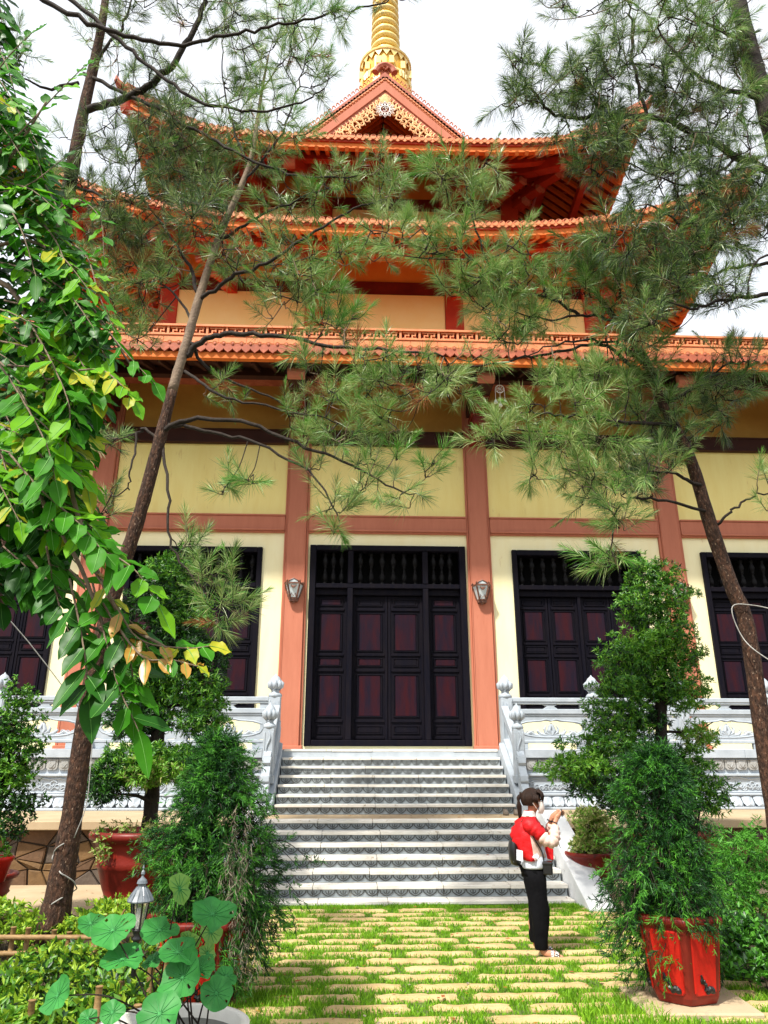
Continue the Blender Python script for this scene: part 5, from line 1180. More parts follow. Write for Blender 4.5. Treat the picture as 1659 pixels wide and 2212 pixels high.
# ================================================================== JUNIPERS IN HEXAGONAL RED POTS
def hex_pot(t, c, Rb, Rt, H, ph):
    x, y, z = c; b = MB(); n = 6
    def ring(r, zz, p=ph): return [V((x+r*math.cos(p+2*PI*k/n), y+r*math.sin(p+2*PI*k/n), z+zz)) for k in range(n)]
    rs = [ring(Rb*.9, 0), ring(Rb, .05), ring(Rt, H*.88), ring(Rt*1.10, H*.91), ring(Rt*1.12, H*.97), ring(Rt*1.06, H), ring(Rt*.92, H), ring(Rt*.88, H*.9)]
    vs = [p for r in rs for p in r]; fs = [(i*n+k, i*n+(k+1) % n, (i+1)*n+(k+1) % n, (i+1)*n+k) for i in range(len(rs)-1) for k in range(n)]+[tuple(range(n-1,-1,-1))]
    b.add(vs, fs, 0); po = b.build('pot', M['terracotta'], t, bevel=.015, seg=2)
    p = MB(); q0, q1 = ring(Rb, .05), ring(Rt, H*.88)
    for k in range(n):
        a, b_, c_, d = q0[k], q0[(k+1) % n], q1[(k+1) % n], q1[k]
        def W(u, v): return (a.lerp(b_, u)).lerp(d.lerp(c_, u), v)
        mid = W(.5,.5); o = (mid-V((x,y,mid.z))).normalized()
        poly = [(.14,.08),(.2,.04),(.8,.04),(.86,.08),(.86,.9),(.8,.95),(.2,.95),(.14,.9)]
        i0 = [W(u, v)+o*.002 for u, v in poly]; i1 = [W(.5+(u-.5)*.94, .5+(v-.5)*.96)+o*.014 for u, v in poly]; m = len(poly)
        p.add(i0+i1, [(j, (j+1) % m, m+(j+1) % m, m+j) for j in range(m)]+[tuple(range(m, 2*m))], 0)
        # moulded blossom sprig on every face
        def T(pts, r): p.tube([W(u, v)+o*.018 for u, v in pts], r, 5, 1)
        T([(.34,.34),(.38,.28),(.42,.22),(.5,.17)], .010); T([(.44,.15),(.52,.13),(.62,.145),(.7,.14)], .016); T([(.36,.3),(.33,.26),(.35,.22)], .009)
        for (u, v, r) in ((.62,.13,.026),(.7,.11,.024),(.54,.1,.02),(.48,.2,.016),(.44,.25,.012)): p.ell(W(u, v)+o*.016, (r, r, r), 7, 5, 1)
    p.build('pot_panel', [M['red_panel'], M['black']], po)
    s = MB(); s.add(ring(Rt*.9, H*.9)+[V((x,y,z+H*.95))], [(k, (k+1) % n, n) for k in range(n)]); s.build('soil', pm('dry_twig_litter', (.16,.075,.045), (.07,.035,.022), 20, .9, .8, 40) if 'dry_twig_litter' not in bpy.data.materials else bpy.data.materials['dry_twig_litter'], t)
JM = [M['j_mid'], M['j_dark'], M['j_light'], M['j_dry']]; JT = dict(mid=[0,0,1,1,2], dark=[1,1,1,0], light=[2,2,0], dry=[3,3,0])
def juniper(label, base, Rb, Rt, H, ph, stems, n, reach, droop, dry=(), lean=0, gap=True, top=None):
    t = thing('potted_juniper', base, label, 'potted juniper', 'potted junipers beside the paved court'); hex_pot(t, base, Rb, Rt, H, ph)
    b = MB(); sq = []
    for pts, r in stems:
        q = spline([at(*p) for p in pts], 6); b.tube(q, lerpn([r, r*.3], len(q)), 7); sq.append(q)
    P_, D_, Tn = [], [], []
    for i in range(n):
        q = sq[0] if RS.rand() < .72 else sq[RS.randint(len(sq))]; t_ = RS.rand()**.85; f = t_*(len(q)-1); k = min(int(f), len(q)-2); p0 = q[k].lerp(q[k+1], f-k)
        hz = max(0, min(1, (p0.z-sq[0][0].z)/(sq[0][-1].z-sq[0][0].z)))
        az = RS.rand()*2*PI; dx, dy = math.cos(az), math.sin(az)
        if gap and hz < .28 and (dy < -.35 and dx > -.75 or dx > .5 and dy < .2): continue
        r = np.interp(hz, [0,.15,.4,.7,.9,1], reach)*(.55+.45*RS.rand()); dr = np.interp(hz, [0,.3,.7,1], droop)*(.4+.6*RS.rand())
        e = p0+V((dx*r+lean*r, dy*r*.8, -dr)); m = p0.lerp(e, .5)+V((0,0,.10+.25*dr)); L = spline([p0, m, e], 6); b.tube(L, lerpn([.008, .002], len(L)), 4, cap=False)
        nsp = max(6, int(7+r*15)); tone = 'dark' if RS.rand() < .38 else ('light' if RS.rand() < .28 else 'mid')
        for s_ in range(nsp):
            g = .28+.72*(s_+RS.rand())/nsp; f = g*(len(L)-1); k = min(int(f), len(L)-2); p = L[k].lerp(L[k+1], f-k); tg = (L[k+1]-L[k]).normalized()
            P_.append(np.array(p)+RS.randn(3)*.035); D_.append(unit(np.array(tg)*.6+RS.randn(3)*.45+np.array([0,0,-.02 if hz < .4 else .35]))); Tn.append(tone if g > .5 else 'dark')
    b.build('trunk', M['bark_dark'], t, smooth=True)
    nn = NP(); P_ = np.array(P_); D_ = np.array(D_); Tn = np.array(Tn)
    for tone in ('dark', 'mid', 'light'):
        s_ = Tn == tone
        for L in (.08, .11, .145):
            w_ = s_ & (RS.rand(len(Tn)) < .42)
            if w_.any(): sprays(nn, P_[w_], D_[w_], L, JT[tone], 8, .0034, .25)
    for x, y, rx, ry, D in dry:
        c = np.array(at(x, y, D)); k = 26; p = c+RS.randn(k, 3)*np.array([.06,.03,.12]); sprays(nn, p, unit(np.array([.1,-.1,-1])+RS.randn(k,3)*.25), .17, JT['dry'], 5, .003, .6)
    nn.build('crown', JM, t); return t
gr = g0(1482, 2172); DJ = gr.y+17.0
juniper('drooping green juniper in a hexagonal red pot on a concrete block, right of the court', (gr.x, gr.y, .05), .265, .325, .60, .30,
 [([(1482,2060,DJ),(1462,1960,DJ),(1450,1880,DJ),(1432,1760,DJ),(1424,1690,DJ),(1422,1655,DJ)], .03), ([(1488,2060,DJ),(1484,1960,DJ),(1492,1880,DJ),(1505,1800,DJ),(1510,1760,DJ)], .022), ([(1478,2060,DJ),(1440,1980,DJ),(1395,1920,DJ),(1370,1850,DJ)], .016), ([(1486,2055,DJ),(1505,1990,DJ-.1),(1545,2010,DJ-.1)], .01)],
 400, [.44,.54,.54,.42,.28,.14], [.34,.26,.06,-.10], lean=-.2)
DK = 6.7; gk = at(425, 2225, DK)
juniper('feathery juniper with dry grey strands in a red pot left of the steps', (gk.x, gk.y, 0), .27, .36, .62, .1,
 [([(440,2085,DK),(450,1980,DK),(458,1850,DK),(466,1720,DK),(470,1625,DK)], .032), ([(430,2085,DK),(412,1980,DK),(400,1880,DK),(395,1800,DK)], .022), ([(448,2085,DK),(500,1980,DK),(530,1890,DK),(540,1800,DK)], .022)],
 430, [.30,.46,.54,.48,.30,.10], [.34,.22,.04,-.12], [(505,1860,0,0,DK-.35),(520,1800,0,0,DK-.3),(530,2010,0,0,DK-.3),(500,1930,0,0,DK-.4)], lean=.14, gap=False)
b = MB(); x, y = gr.x, gr.y; b.prism([(-.42,-.36),(.42,-.40),(.46,.34),(-.40,.36)], (x, y, -.01), (1,0,0), (0,1,0), .058); tag(b.build('concrete_block', M['concrete'], None, bevel=.012, loc=(x,y,0)), 'low grey concrete block under the right hexagonal red pot', 'block')
# ================================================================== LOTUS IN A WHITE TUB
lp = at(372, 2215, 4.0); LR = .33
lo = thing('lotus_tub', (lp.x, lp.y, 0), 'round white tub of dark water with tall nibbled lotus leaves in the left foreground', 'lotus tub')
Z = lp.z
b = MB(); b.lathe([(.22,0),(.26,Z*.2),(.31,Z*.7),(LR-.01,Z-.05),(LR+.02,Z-.04),(LR+.02,Z),(LR-.02,Z),(LR-.03,Z-.06),(.01,Z-.06)], (lp.x,lp.y,0), 36); b.build('tub', M['tread'], lo, smooth=True)
b = MB(); b.lathe([(LR-.03,Z-.055),(LR-.03,Z-.05),(.005,Z-.05)], (lp.x,lp.y,0), 30); b.build('water', pm('dark_water', (.012,.02,.012), (.008,.014,.008), 3, .05, spec=.6), lo)
def lotus_leaf(c, r, nrm, cup, mis=0, hole=0):
    c = V(c); nrm = V(nrm).normalized(); u = nrm.orthogonal().normalized(); v = nrm.cross(u); n = 40; rings = [.0, .2, .45, .7, .88, 1.0]; vs = [c-nrm*.004]; ph = random.uniform(0, 6); notch = random.uniform(0, 6)
    rr = [r*(1+.04*math.sin(3*2*PI*k/n+ph)+.03*math.sin(7*2*PI*k/n+ph*2)-(.16*math.exp(-((((2*PI*k/n-notch+PI) % (2*PI))-PI)/.16)**2))-(.08*random.random() if random.random() < hole else 0)) for k in range(n)]
    for f in rings[1:]:
        for k in range(n):
            a = 2*PI*k/n; vs.append(c+(u*math.cos(a)+v*math.sin(a))*(rr[k]*f)+nrm*(cup*r*f*f+.10*r*f*f*math.sin(2*a+ph)+.075*r*f*f*f*math.sin(5*a+ph)+.04*r*f*f*f*math.sin(9*a+2*ph)+.012*r*math.cos(a*10)*f))
    fs = [(0, 1+k, 1+(k+1) % n) for k in range(n)]
    for i in range(len(rings)-2):
        for k in range(n):
            q = (1+i*n+k, 1+(i+1)*n+k, 1+(i+1)*n+(k+1) % n, 1+i*n+(k+1) % n)
            if hole and i in (1, 2) and random.random() < hole*.22: continue
            fs.append(q)
    m = MB(); m.add(vs, fs, mis)
    for k in range(12):
        a = 2*PI*k/12+.1; j = int(round(n*k/12)) % n
        m.tube([c+nrm*.003]+[V(vs[1+i*n+j])+nrm*.0015 for i in range(4)], [.002,.0018,.0014,.001,.0006], 3, 2, cap=False)
    return m
random.seed(9)
for (x, y, rx, nr, cup, D, mi, hole) in ((244,2010,46,(-.10,-.55,.8),.10,4.0,0,.12),(345,2010,40,(.1,-.45,.9),.06,4.1,0,0),(460,1975,46,(.15,-.5,.85),.14,4.0,0,.05),(388,1920,32,(.85,-.45,.35),.05,4.1,1,0),(265,2073,46,(0,-.35,.94),.10,3.95,0,.15),(385,2058,42,(.1,-.4,.9),.08,3.9,0,.15),(125,2150,38,(-.55,-.65,.5),.12,4.0,0,0),(243,2187,26,(.05,-.7,.7),.10,3.85,0,0),(468,2145,34,(.2,-.85,.45),.08,3.85,0,.1),(428,2095,38,(-.1,-.35,.9),.10,3.9,0,.1),(395,2110,50,(-.45,-.75,.5),.2,3.85,0,.05),(345,2190,46,(-.1,-.75,.65),.1,3.7,0,.05),(196,1995,28,(.2,-.6,.75),.05,4.2,0,.2),(410,2030,24,(.5,-.3,.8),.06,4.15,1,0),(455,2012,26,(.55,-.6,.4),.06,4.15,1,0),(488,2110,24,(.3,-.5,.8),.08,4.0,0,0),(370,2140,22,(-.3,-.6,.7),.06,4.0,1,0),(190,2200,20,(.2,-.6,.7),.06,4.0,0,0),(448,2060,22,(.7,-.5,.3),.05,4.1,1,0),(330,2075,24,(-.3,-.4,.8),.05,4.1,0,0)):
    c = at(x, y, D); r = (at(x+rx, y, D)-c).length*1.03
    m = lotus_leaf(c, r, nr, cup, mi, hole)
    rt = V((lp.x+random.uniform(-.18,.18), lp.y+random.uniform(-.18,.18), Z-.05)); md = rt.lerp(c, .55)+V((random.uniform(-.03,.03), random.uniform(-.03,.03), .05))
    q = spline([rt, md, c-V(nr).normalized()*.003], 5); m.tube(q, lerpn([.0045,.003], len(q)), 5, 3, cap=False)
    m.build('lotus_leaf', [M['lotus'], M['lotus_back'], M['lotus_rib'], M['bark_dark']], lo, smooth=True)
# ================================================================== GARDEN LAMP
P = at(299, 1992, 6.0); P.z = 0
gl_ = thing('garden_lamp', P, 'short black post lantern with grey ribbed roof and clear glass before the red urn', 'garden lamp')
zt = .92; k = 1
b = MB(); b.lathe([(.06,0),(.06,.04),(.03,.06),(.028,.5),(.035,.52),(.028,.54),(.026,zt-.33),(.045,zt-.32),(.045,zt-.30),(.03,zt-.29),(.03,zt-.25),(.045,zt-.24),(.045,zt-.22),(.03,zt-.21),(.06,zt-.17),(.065,zt-.155)], P, 14); b.build('post', M['black'], gl_, smooth=True)
b = MB()
for a in range(6):
    w_ = 2*PI*a/6; p0 = P+V((.062*math.cos(w_), .062*math.sin(w_), zt-.155)); p1 = P+V((.10*math.cos(w_), .10*math.sin(w_), zt+.05)); b.bar(p0, p1, .016, .016)
b.build('lantern_frame', M['black'], gl_)
b = MB(); b.lathe([(.058,zt-.15),(.096,zt+.05)], P, 6, ph=.0); 
gm_, nt_, bs_, o_ = nodes_of('clear_lamp_glass'); bs_.inputs['Base Color'].default_value = (.75,.78,.70,1); bs_.inputs['Transmission Weight'].default_value = .8; bs_.inputs['Roughness'].default_value = .15; bs_.inputs['IOR'].default_value = 1.1
b.build('glass', gm_, gl_); b = MB(); b.lathe([(.02,zt-.15),(.03,zt-.1),(.035,zt-.05),(.02,zt),(.004,zt+.01)], P, 10); b.build('bulb', M['white'], gl_, smooth=True)
b = MB(); prof = [(.14,zt+.05),(.145,zt+.06),(.11,zt+.10),(.075,zt+.145),(.045,zt+.165),(.045,zt+.185),(.06,zt+.19),(.05,zt+.215),(.02,zt+.235),(.012,zt+.25),(.024,zt+.262),(.02,zt+.28),(.006,zt+.295),(.012,zt+.31),(.002,zt+.335)]
b.lathe(prof, P, 16); 
for a in range(12):
    w_ = 2*PI*a/12; c_, s_ = math.cos(w_), math.sin(w_); b.tube([P+V((.145*c_,.145*s_,zt+.06)), P+V((.112*c_,.112*s_,zt+.104)), P+V((.05*c_,.05*s_,zt+.165))], .006, 4)
b.build('roof', M['steel'], gl_, smooth=False)
gl_.scale = (.64,.64,.85)
# ================================================================== BAMBOO FENCE AND HEDGES
random.seed(31)
fe = thing('bamboo_fence', (-3.6, -9.5, 0), 'low weathered bamboo rail fence around the golden hedge at the lower left', 'fence')
def cane(p, q, r, name):
    b = MB(); p, q = V(p), V(q); n = max(2, int((q-p).length/.16)); pts = []; rs = []
    for i in range(n+1):
        c = p.lerp(q, i/n)
        for o_, f in ((-.01, 1), (0, 1.18), (.01, 1)):
            t_ = max(0, min(1, i/n+o_)); pts.append(p.lerp(q, t_)); rs.append(r*f)
    b.tube(pts, rs, 8); b.build(name, M['bamboo'], fe, smooth=True)
DF = 7.7
for y in (2025, 2060): 
    a, c = at(-30, y, DF), at(205, y, DF-.1); cane(a, c, .022, 'rail')
for x in (30, 62, 118, 150, 205): 
    p = at(x, 2012+random.uniform(-10,6), DF+.03); cane((p.x, p.y, -.05), p, .024, 'stake')
for y, x0, x1 in ((2022, 205, 270), (2040, 330, 420)): cane(at(x0, y, DF-.1), at(x1, y-6, DF-.3), .02, 'rail')
for x, y, D in ((215,2000,7.3),(255,2095,6.3),(262,2120,5.9),(345,2045,6.6),(360,2060,6.4),(327,2075,6.2),(413,2020,6.9),(70,2160,5.4),(215,2130,5.4),(298,2170,5.1),(150,2045,7.5),(268,2010,7.2)):
    p = at(x, y, D); cane((p.x, p.y, -.05), p, .022, 'stake')
for p, q in (((205,2075,7.2),(270,1965,7.2)), ((215,2085,7.2),(262,1990,7.1)), ((95,2080,7.5),(70,2040,7.5))): cane(at(*p), at(*q), .008, 'stake')
def hedge(label, name, cat, regions, dens, L, W, mats, mi, hgt, nl=8, group=None):
    x0 = sum(r[0]+r[1] for r in regions)/2/len(regions); y0 = sum(r[2]+r[3] for r in regions)/2/len(regions)
    t = thing(name, (x0, y0, 0), label, cat, group); n = NP(); tw = MB()
    for (xa, xb, ya, yb, h) in regions:
        k = int((xb-xa)*(yb-ya)*dens); p = np.stack([RS.uniform(xa, xb, k), RS.uniform(ya, yb, k), np.zeros(k)], 1)
        nzv = .72+.28*np.sin(p[:, 0]*4.1+1.3)*np.cos(p[:, 1]*3.7)+.08*RS.randn(k); p[:, 2] = h*nzv*(1-.75*RS.rand(k)**2.2)
        rosettes(n, p, unit(np.array([0,-.15,1])+RS.randn(k,3)*.55), nl, L, W, mi)
        for i in range(0, k, 9): tw.tube([(p[i,0]+RS.randn()*.04, p[i,1]+RS.randn()*.04, 0), tuple(p[i])], [.005,.003], 3, 0, cap=False)
    n.addmb(tw, len(mats)); n.build('foliage', mats+[M['bark_dark']], t); return t
HM = [M['h_light'], M['h_mid'], M['p_dark'], M['g_mid']]
hedge('bright golden-green hedge behind the bamboo rails at the foot of the leaning pine', 'golden_hedge', 'hedge', [(-6.6,-2.9,-8.9,-8.1,.46), (-6.4,-4.3,-9.0,-8.4,.5)], 330, .07, .016, HM, [0,0,0,1], 1, 8, 'low hedges at the lower left')
hedge('loose golden-green bushes between the bamboo stakes and the lotus tub', 'golden_hedge', 'hedge', [(-3.5,-2.0,-10.7,-9.75,.34), (-3.2,-2.2,-11.6,-10.8,.36)], 300, .075, .017, HM, [0,0,1,1,2], 1, 8, 'low hedges at the lower left')
hedge('dark green ground-cover bushes at the bottom left corner', 'ground_cover', 'bushes', [(-4.9,-3.2,-11.4,-9.8,.30), (-4.4,-2.6,-12.6,-11.2,.34)], 330, .065, .015, HM, [1,1,0,0,3], 1, 8, 'low hedges at the lower left')
# right bed
hedge('glossy small-leaved bushes in dark shade behind the right hexagonal pot', 'small_leaved_bush', 'bushes', [(2.35,4.6,-9.9,-8.9,.55), (2.2,3.2,-10.4,-9.6,.45)], 260, .07, .018, [M['p_mid'], M['p_dark'], M['j_light']], [0,0,1,2], 1, 8)
hedge('golden-green low hedge beyond the small-leaved bushes at the right edge', 'golden_hedge', 'hedge', [(2.75,6.5,-7.4,-6.8,.26)], 300, .06, .014, HM, [0,0,1], 1, 7)
tl = thing('feathery_sapling', at(1625, 2040, 8.6), 'pair of feathery light green saplings on thin leaning stems at the right edge', 'sapling')
n = NP(); b = MB(); DFs = 8.7
for pts in ([(1612,2060,DFs),(1590,1980,DFs),(1570,1900,DFs),(1585,1830,DFs)], [(1645,2060,DFs),(1625,1960,DFs),(1610,1880,DFs),(1640,1800,DFs)], [(1700,2060,DFs),(1680,1940,DFs),(1670,1840,DFs)]):
    q = spline([at(*p) for p in pts], 5); b.tube(q, lerpn([.02,.008], len(q)), 6)
b.build('stems', M['bark_dark'], tl, smooth=True)
for x, y, rx, ry in ((1590,1830,40,35),(1640,1810,35,30),(1610,1870,50,35),(1570,1890,35,40),(1650,1880,35,40),(1590,1930,40,30),(1640,1930,35,25)):
    c = np.array(at(x, y, DFs)); sx = (at(x+rx, y, DFs)-at(x, y, DFs)).length; k = int(rx*ry*.05); q, u = ball(k, .3); p = c+q*np.array([sx,.3,sx*ry/rx]); sprays(n, p, unit(u*np.array([1,1,.3])+np.array([0,0,-.15])+RS.randn(k,3)*.3), .16, [2,2,2,0], 9, .006)
n.build('crown', JM, tl)
# ================================================================== PERSON TAKING A PHOTO
PX, PY = 1.08, -8.84
pe = thing('person', (PX, PY, 0), 'person in red jacket, black trousers, face mask and sandals raising both hands', 'person')
def pv(x, y, z): return V((PX+x, PY+y, z))
class MB(MB):
    def loft(s, rings, n=16, mi=0, mf=None):
        super().loft([(PX+a, PY+b, c, d, e) for a, b, c, d, e in rings], n, mi, mf)
    def build(s, *a, **k):
        c_, s_ = math.cos(TURN), math.sin(TURN)
        s.v = [(PX+(x-PX)*c_-(y-PY)*s_, PY+(x-PX)*s_+(y-PY)*c_, z) for x, y, z in s.v]
        return super().build(*a, **k)
TURN = R(-13)
def grow(nodes, edges, name, sub=2):
    me = bpy.data.meshes.new(name); me.from_pydata([tuple(pv(*p[:3])) for p in nodes], edges, [])
    o = bpy.data.objects.new(name, me); COL.objects.link(o); m = o.modifiers.new('skin', 'SKIN'); m.use_smooth_shade = True
    sv = me.skin_vertices[0].data
    for i, p in enumerate(nodes):
        r = p[3] if isinstance(p[3], tuple) else (p[3], p[3]); sv[i].radius = r
    sv[0].use_root = True
    s = o.modifiers.new('sub', 'SUBSURF'); s.levels = s.render_levels = sub
    dg = bpy.context.evaluated_depsgraph_get(); ev = bpy.data.meshes.new_from_object(o.evaluated_get(dg))
    vs = [tuple(v.co) for v in ev.vertices]; fs = [tuple(p.vertices) for p in ev.polygons]
    bpy.data.objects.remove(o); mb = MB(); mb.add(vs, fs); return mb
nd = [(-.03,0,.84,.11), (-.035,0,.97,.10), (-.05,0,1.10,.105), (-.05,0,1.20,.075), (-.035,0,1.265,.046), (-.012,0,1.315,.044), (.008,0,1.365,(.058,.064)), (.012,0,1.43,(.072,.085)), (.0,0,1.485,(.06,.068))]
ed = [(i, i+1) for i in range(8)]
def chain(root, pts):
    p = root
    for q in pts: nd.append(q); ed.append((p, len(nd)-1)); p = len(nd)-1
    return p
handsY = {}
for s in (-1, 1):
    el = (.15,-.19,1.03) if s < 0 else (.13,.19,1.05)
    wr = (.205,-.055,1.20) if s < 0 else (.165,.05,1.205)
    chain(3, [(-.05,s*.11,1.21,.055), (-.045,s*.16,1.195,.05), (.05,(s*.16+el[1])/2,1.115,.044), (*el,.038), ((el[0]+wr[0])/2,(el[1]+wr[1])/2,(el[2]+wr[2])/2,.033), (*wr,.024)])
    h = chain(len(nd)-1, [(wr[0]+.022, wr[1]*.75, wr[2]+.04, (.020,.028)), (wr[0]+.045, wr[1]*.55, wr[2]+.075, (.017,.030))])
    hx, hy, hz = nd[h][:3]
    for k, (L, dz) in enumerate(((.062,.018), (.070,.008), (.066,-.004), (.052,-.015))):
        bx, by, bz = hx+.008, hy+s*(.012-.006*k), hz+.012-dz*.2
        chain(h, [(bx+.016, by+ -s*.003, hz+.022+dz*.6, .0085), (bx+.016+L*.42, by-s*.008, hz+.026+dz*1.1, .0078), (bx+.012+L*.62, by-s*.024, hz+.012+dz*1.1, .0068)])
    chain(h-1, [(wr[0]+.04, wr[1]*.45, wr[2]+.045, .0105), (wr[0]+.065, wr[1]*.25, wr[2]+.075, .009), (wr[0]+.085, wr[1]*.2, wr[2]+.10, .007)])
    ax = .0 if s < 0 else -.055; ay = -.10 if s < 0 else .11; gz = 0 if s < 0 else .0
    chain(0, [(-.02,s*.085,.76,.092), (-.005,s*.09,.46,.062), ((ax-.02+.0)/1,ay,.26,.052), (ax,ay,.085,.034), (ax+.02,ay,.045,.034), (ax+.085,ay,.036,(.036,.026)), (ax+.14,ay,.028,(.038,.017)), (ax+.172,ay,.024,(.03,.012))])
bm = grow(nd, ed, 'body', 2)
# ears, nose and eyes belong to the same body mesh
bm.ell(pv(.098,0,1.395), (.014,.012,.020), 8, 6)
for s in (-1, 1):
    bm.ell(pv(.018,s*.078,1.405), (.016,.009,.026), 8, 6); bm.ell(pv(.082,s*.030,1.425), (.010,.014,.008), 8, 6, 1)
    for k in range(5):
        bm.ell(pv((.0 if s < 0 else -.055)+.19-.006*abs(k-1), (-.10 if s < 0 else .11)+(k-2)*.0135, .024), (.016,.007,.008), 6, 4)
bm.build('body', [M['skin'], M['black']], pe, smooth=True)
# hair: cap, fringe, ponytail
h = MB(); vs = []; fs = []; n, m = 22, 9
for i in range(m+1):
    for k in range(n):
        a = 2*PI*k/n; fx = math.cos(a)
        low = -.62 if fx < .2 else (-.62+(fx-.2)/.8*1.08)
        th = PI/2-(PI/2-math.asin(max(-1, min(1, low))))*i/m
        vs.append(pv(-.012+.112*math.cos(th)*fx+.006*math.sin(9*a)*(i == m), .092*math.cos(th)*math.sin(a), 1.432+.108*math.sin(th)))
for i in range(m):
    for k in range(n): fs.append((i*n+k, i*n+(k+1) % n, (i+1)*n+(k+1) % n, (i+1)*n+k))
h.add(vs, fs)
for k in range(22):
    y = -.078+.156*k/21; f = math.sqrt(max(0, 1-(y/.09)**2))
    h.tube([pv(.02+.045*f, y, 1.525-.03*(1-f)), pv(.07+.032*f, y*1.02, 1.49), pv(.075+.038*f, y*1.04, 1.455), pv(.072+.036*f, y*1.06, 1.425-.02*random.random())], [.012,.014,.012,.004], 5)
for s in (-1, 1):
    for k in range(4): h.tube([pv(.055-.012*k, s*.085, 1.47), pv(.052-.012*k, s*.094, 1.43), pv(.046-.014*k, s*.09, 1.37+.01*k)], [.012,.012,.003], 5)
h.build('hair', M['hair'], pe, smooth=True)
h = MB(); random.seed(2)
for k in range(26):
    a = random.uniform(0, 2*PI); r = random.uniform(.2, 1)
    h.tube(spline([pv(-.105, .012*r*math.cos(a), 1.475+.012*r*math.sin(a)), pv(-.138-.014*r*math.sin(a), .02*r*math.cos(a), 1.44), pv(-.142+.02*r*math.sin(a), .026*r*math.cos(a), 1.36), pv(-.140+.02*r*math.sin(a), .024*r*math.cos(a), 1.30-.07*random.random())], 4), lerpn([.008,.012,.012,.003], 13), 5)
h.lathe([(.02,-.012),(.028,-.006),(.028,.006),(.02,.012)], pv(-.112,0,1.472), 10, ax=(-1,0,-.6)); h.build('ponytail', M['hair'], pe, smooth=True)
# mask with ear loops
k = MB(); vs = []; nn, mm = 12, 7
for j in range(mm+1):
    z = 1.405-.105*j/mm; bul = .028*math.sin(PI*(j+.6)/(mm+1.6))
    for i in range(nn+1):
        a = -1.05+2.1*i/nn; vs.append(pv(.012+(.083+bul)*math.cos(a*.98)-.01*(j/mm), (.074+bul*.35-.012*j/mm)*math.sin(a), z-.012*math.cos(a)*(1 if j > 3 else 0)))
fs = [(j*(nn+1)+i, j*(nn+1)+i+1, (j+1)*(nn+1)+i+1, (j+1)*(nn+1)+i) for j in range(mm) for i in range(nn)]
k.add(vs, fs)
for s in (-1, 1): k.tube([pv(.06, s*.066, 1.398), pv(.03, s*.082, 1.425), pv(.004, s*.085, 1.415), pv(.004, s*.083, 1.39), pv(.03, s*.076, 1.35), pv(.055, s*.06, 1.322)], .0035, 4)
k.build('face_mask', M['mask'], pe, smooth=True)
# trousers
q = MB(); q.loft([(-.035,0,.905,.112,.155),(-.038,0,.86,.125,.168),(-.04,0,.80,.130,.172),(-.035,0,.745,.128,.172),(-.03,0,.70,.12,.168)], 20)
for s in (-1, 1):
    ax = .0 if s < 0 else -.055; ay = -.10 if s < 0 else .11; zb = .075 if s < 0 else .10
    q.loft([(-.032,s*.083,.77,.108,.086),(-.022,s*.085,.66,.103,.083),(-.008,s*.088,.52,.098,.079),(.0+ax*.15,s*.09,.42,.094,.076),(ax*.6+.002,(s*.09+ay)/2,.28,.083,.068),(ax+.002,ay,.16,.067,.06),(ax+.0,ay,zb+.01,.060,.055),(ax+.0,ay,zb,.056,.052)], 18)
for i, (x, y, z) in enumerate(q.v):
    d = .007*math.sin(z*38+y*60)+.005*math.sin(z*71-x*50); q.v[i] = (x+d, y+d*.6, z)
q.build('trousers', M['trousers'], pe, smooth=True)
q = MB(); q.loft([(-.03,0,.785,.136,.180),(-.026,0,.80,.140,.184),(-.026,0,.83,.142,.185),(-.028,0,.90,.134,.178),(-.035,0,1.0,.115,.155)], 20); q.build('shirt', M['shirt'], pe, smooth=True)
# jacket: red shell with beige front pocket and sleeves
def jm(i, kk):
    a = 2*PI*(kk+.5)/28
    c, s_ = math.cos(a), math.sin(a)
    if i >= 4: return 0 if i < 8 else 2
    return 1 if (c > .22 and s_ < 0) else 0
j = MB()
wr_ = lambda z, ph: .012*math.sin(z*60+ph)
j.loft([(-.05,0,.865,.145,.19),(-.055,0,.90,.15,.19),(-.065,0,.97,.158,.192),(-.075,0,1.04,.165,.195),(-.08,0,1.10,.158,.195),(-.075,0,1.15,.14,.19),(-.065,0,1.20,.115,.175),(-.055,0,1.235,.09,.14),(-.045,0,1.262,.072,.09),(-.04,0,1.30,.064,.07),(-.038,0,1.315,.060,.062)], 28, 0, jm)
for i, (x, y, z) in enumerate(j.v):
    a = math.atan2(y-PY, x-PX+.06); amp = .013 if z < 1.24 else .003
    d = amp*math.sin(a*6+z*34)+amp*.9*math.sin(a*3-z*52)+amp*.5*math.sin(a*11+z*70); j.v[i] = (x+d*math.cos(a), y+d*math.sin(a), z+amp*.6*math.sin(a*5))
striped = pm('striped_collar', (.80,.74,.70), (.30,.26,.25), 40, .7, st=(1,1,3))
jk = j.build('jacket', [M['red'] if False else M['jacket'], M['beige'], striped], pe, smooth=True)
q = MB(); q.prism([(.085,.86),(.175,.84),(.18,.93),(.165,1.06),(.07,1.10)], (PX, PY+.10, 0), (1,0,0), (0,0,1), -.02); q.build('jacket_flap', M['jacket'], pe, bevel=.006)
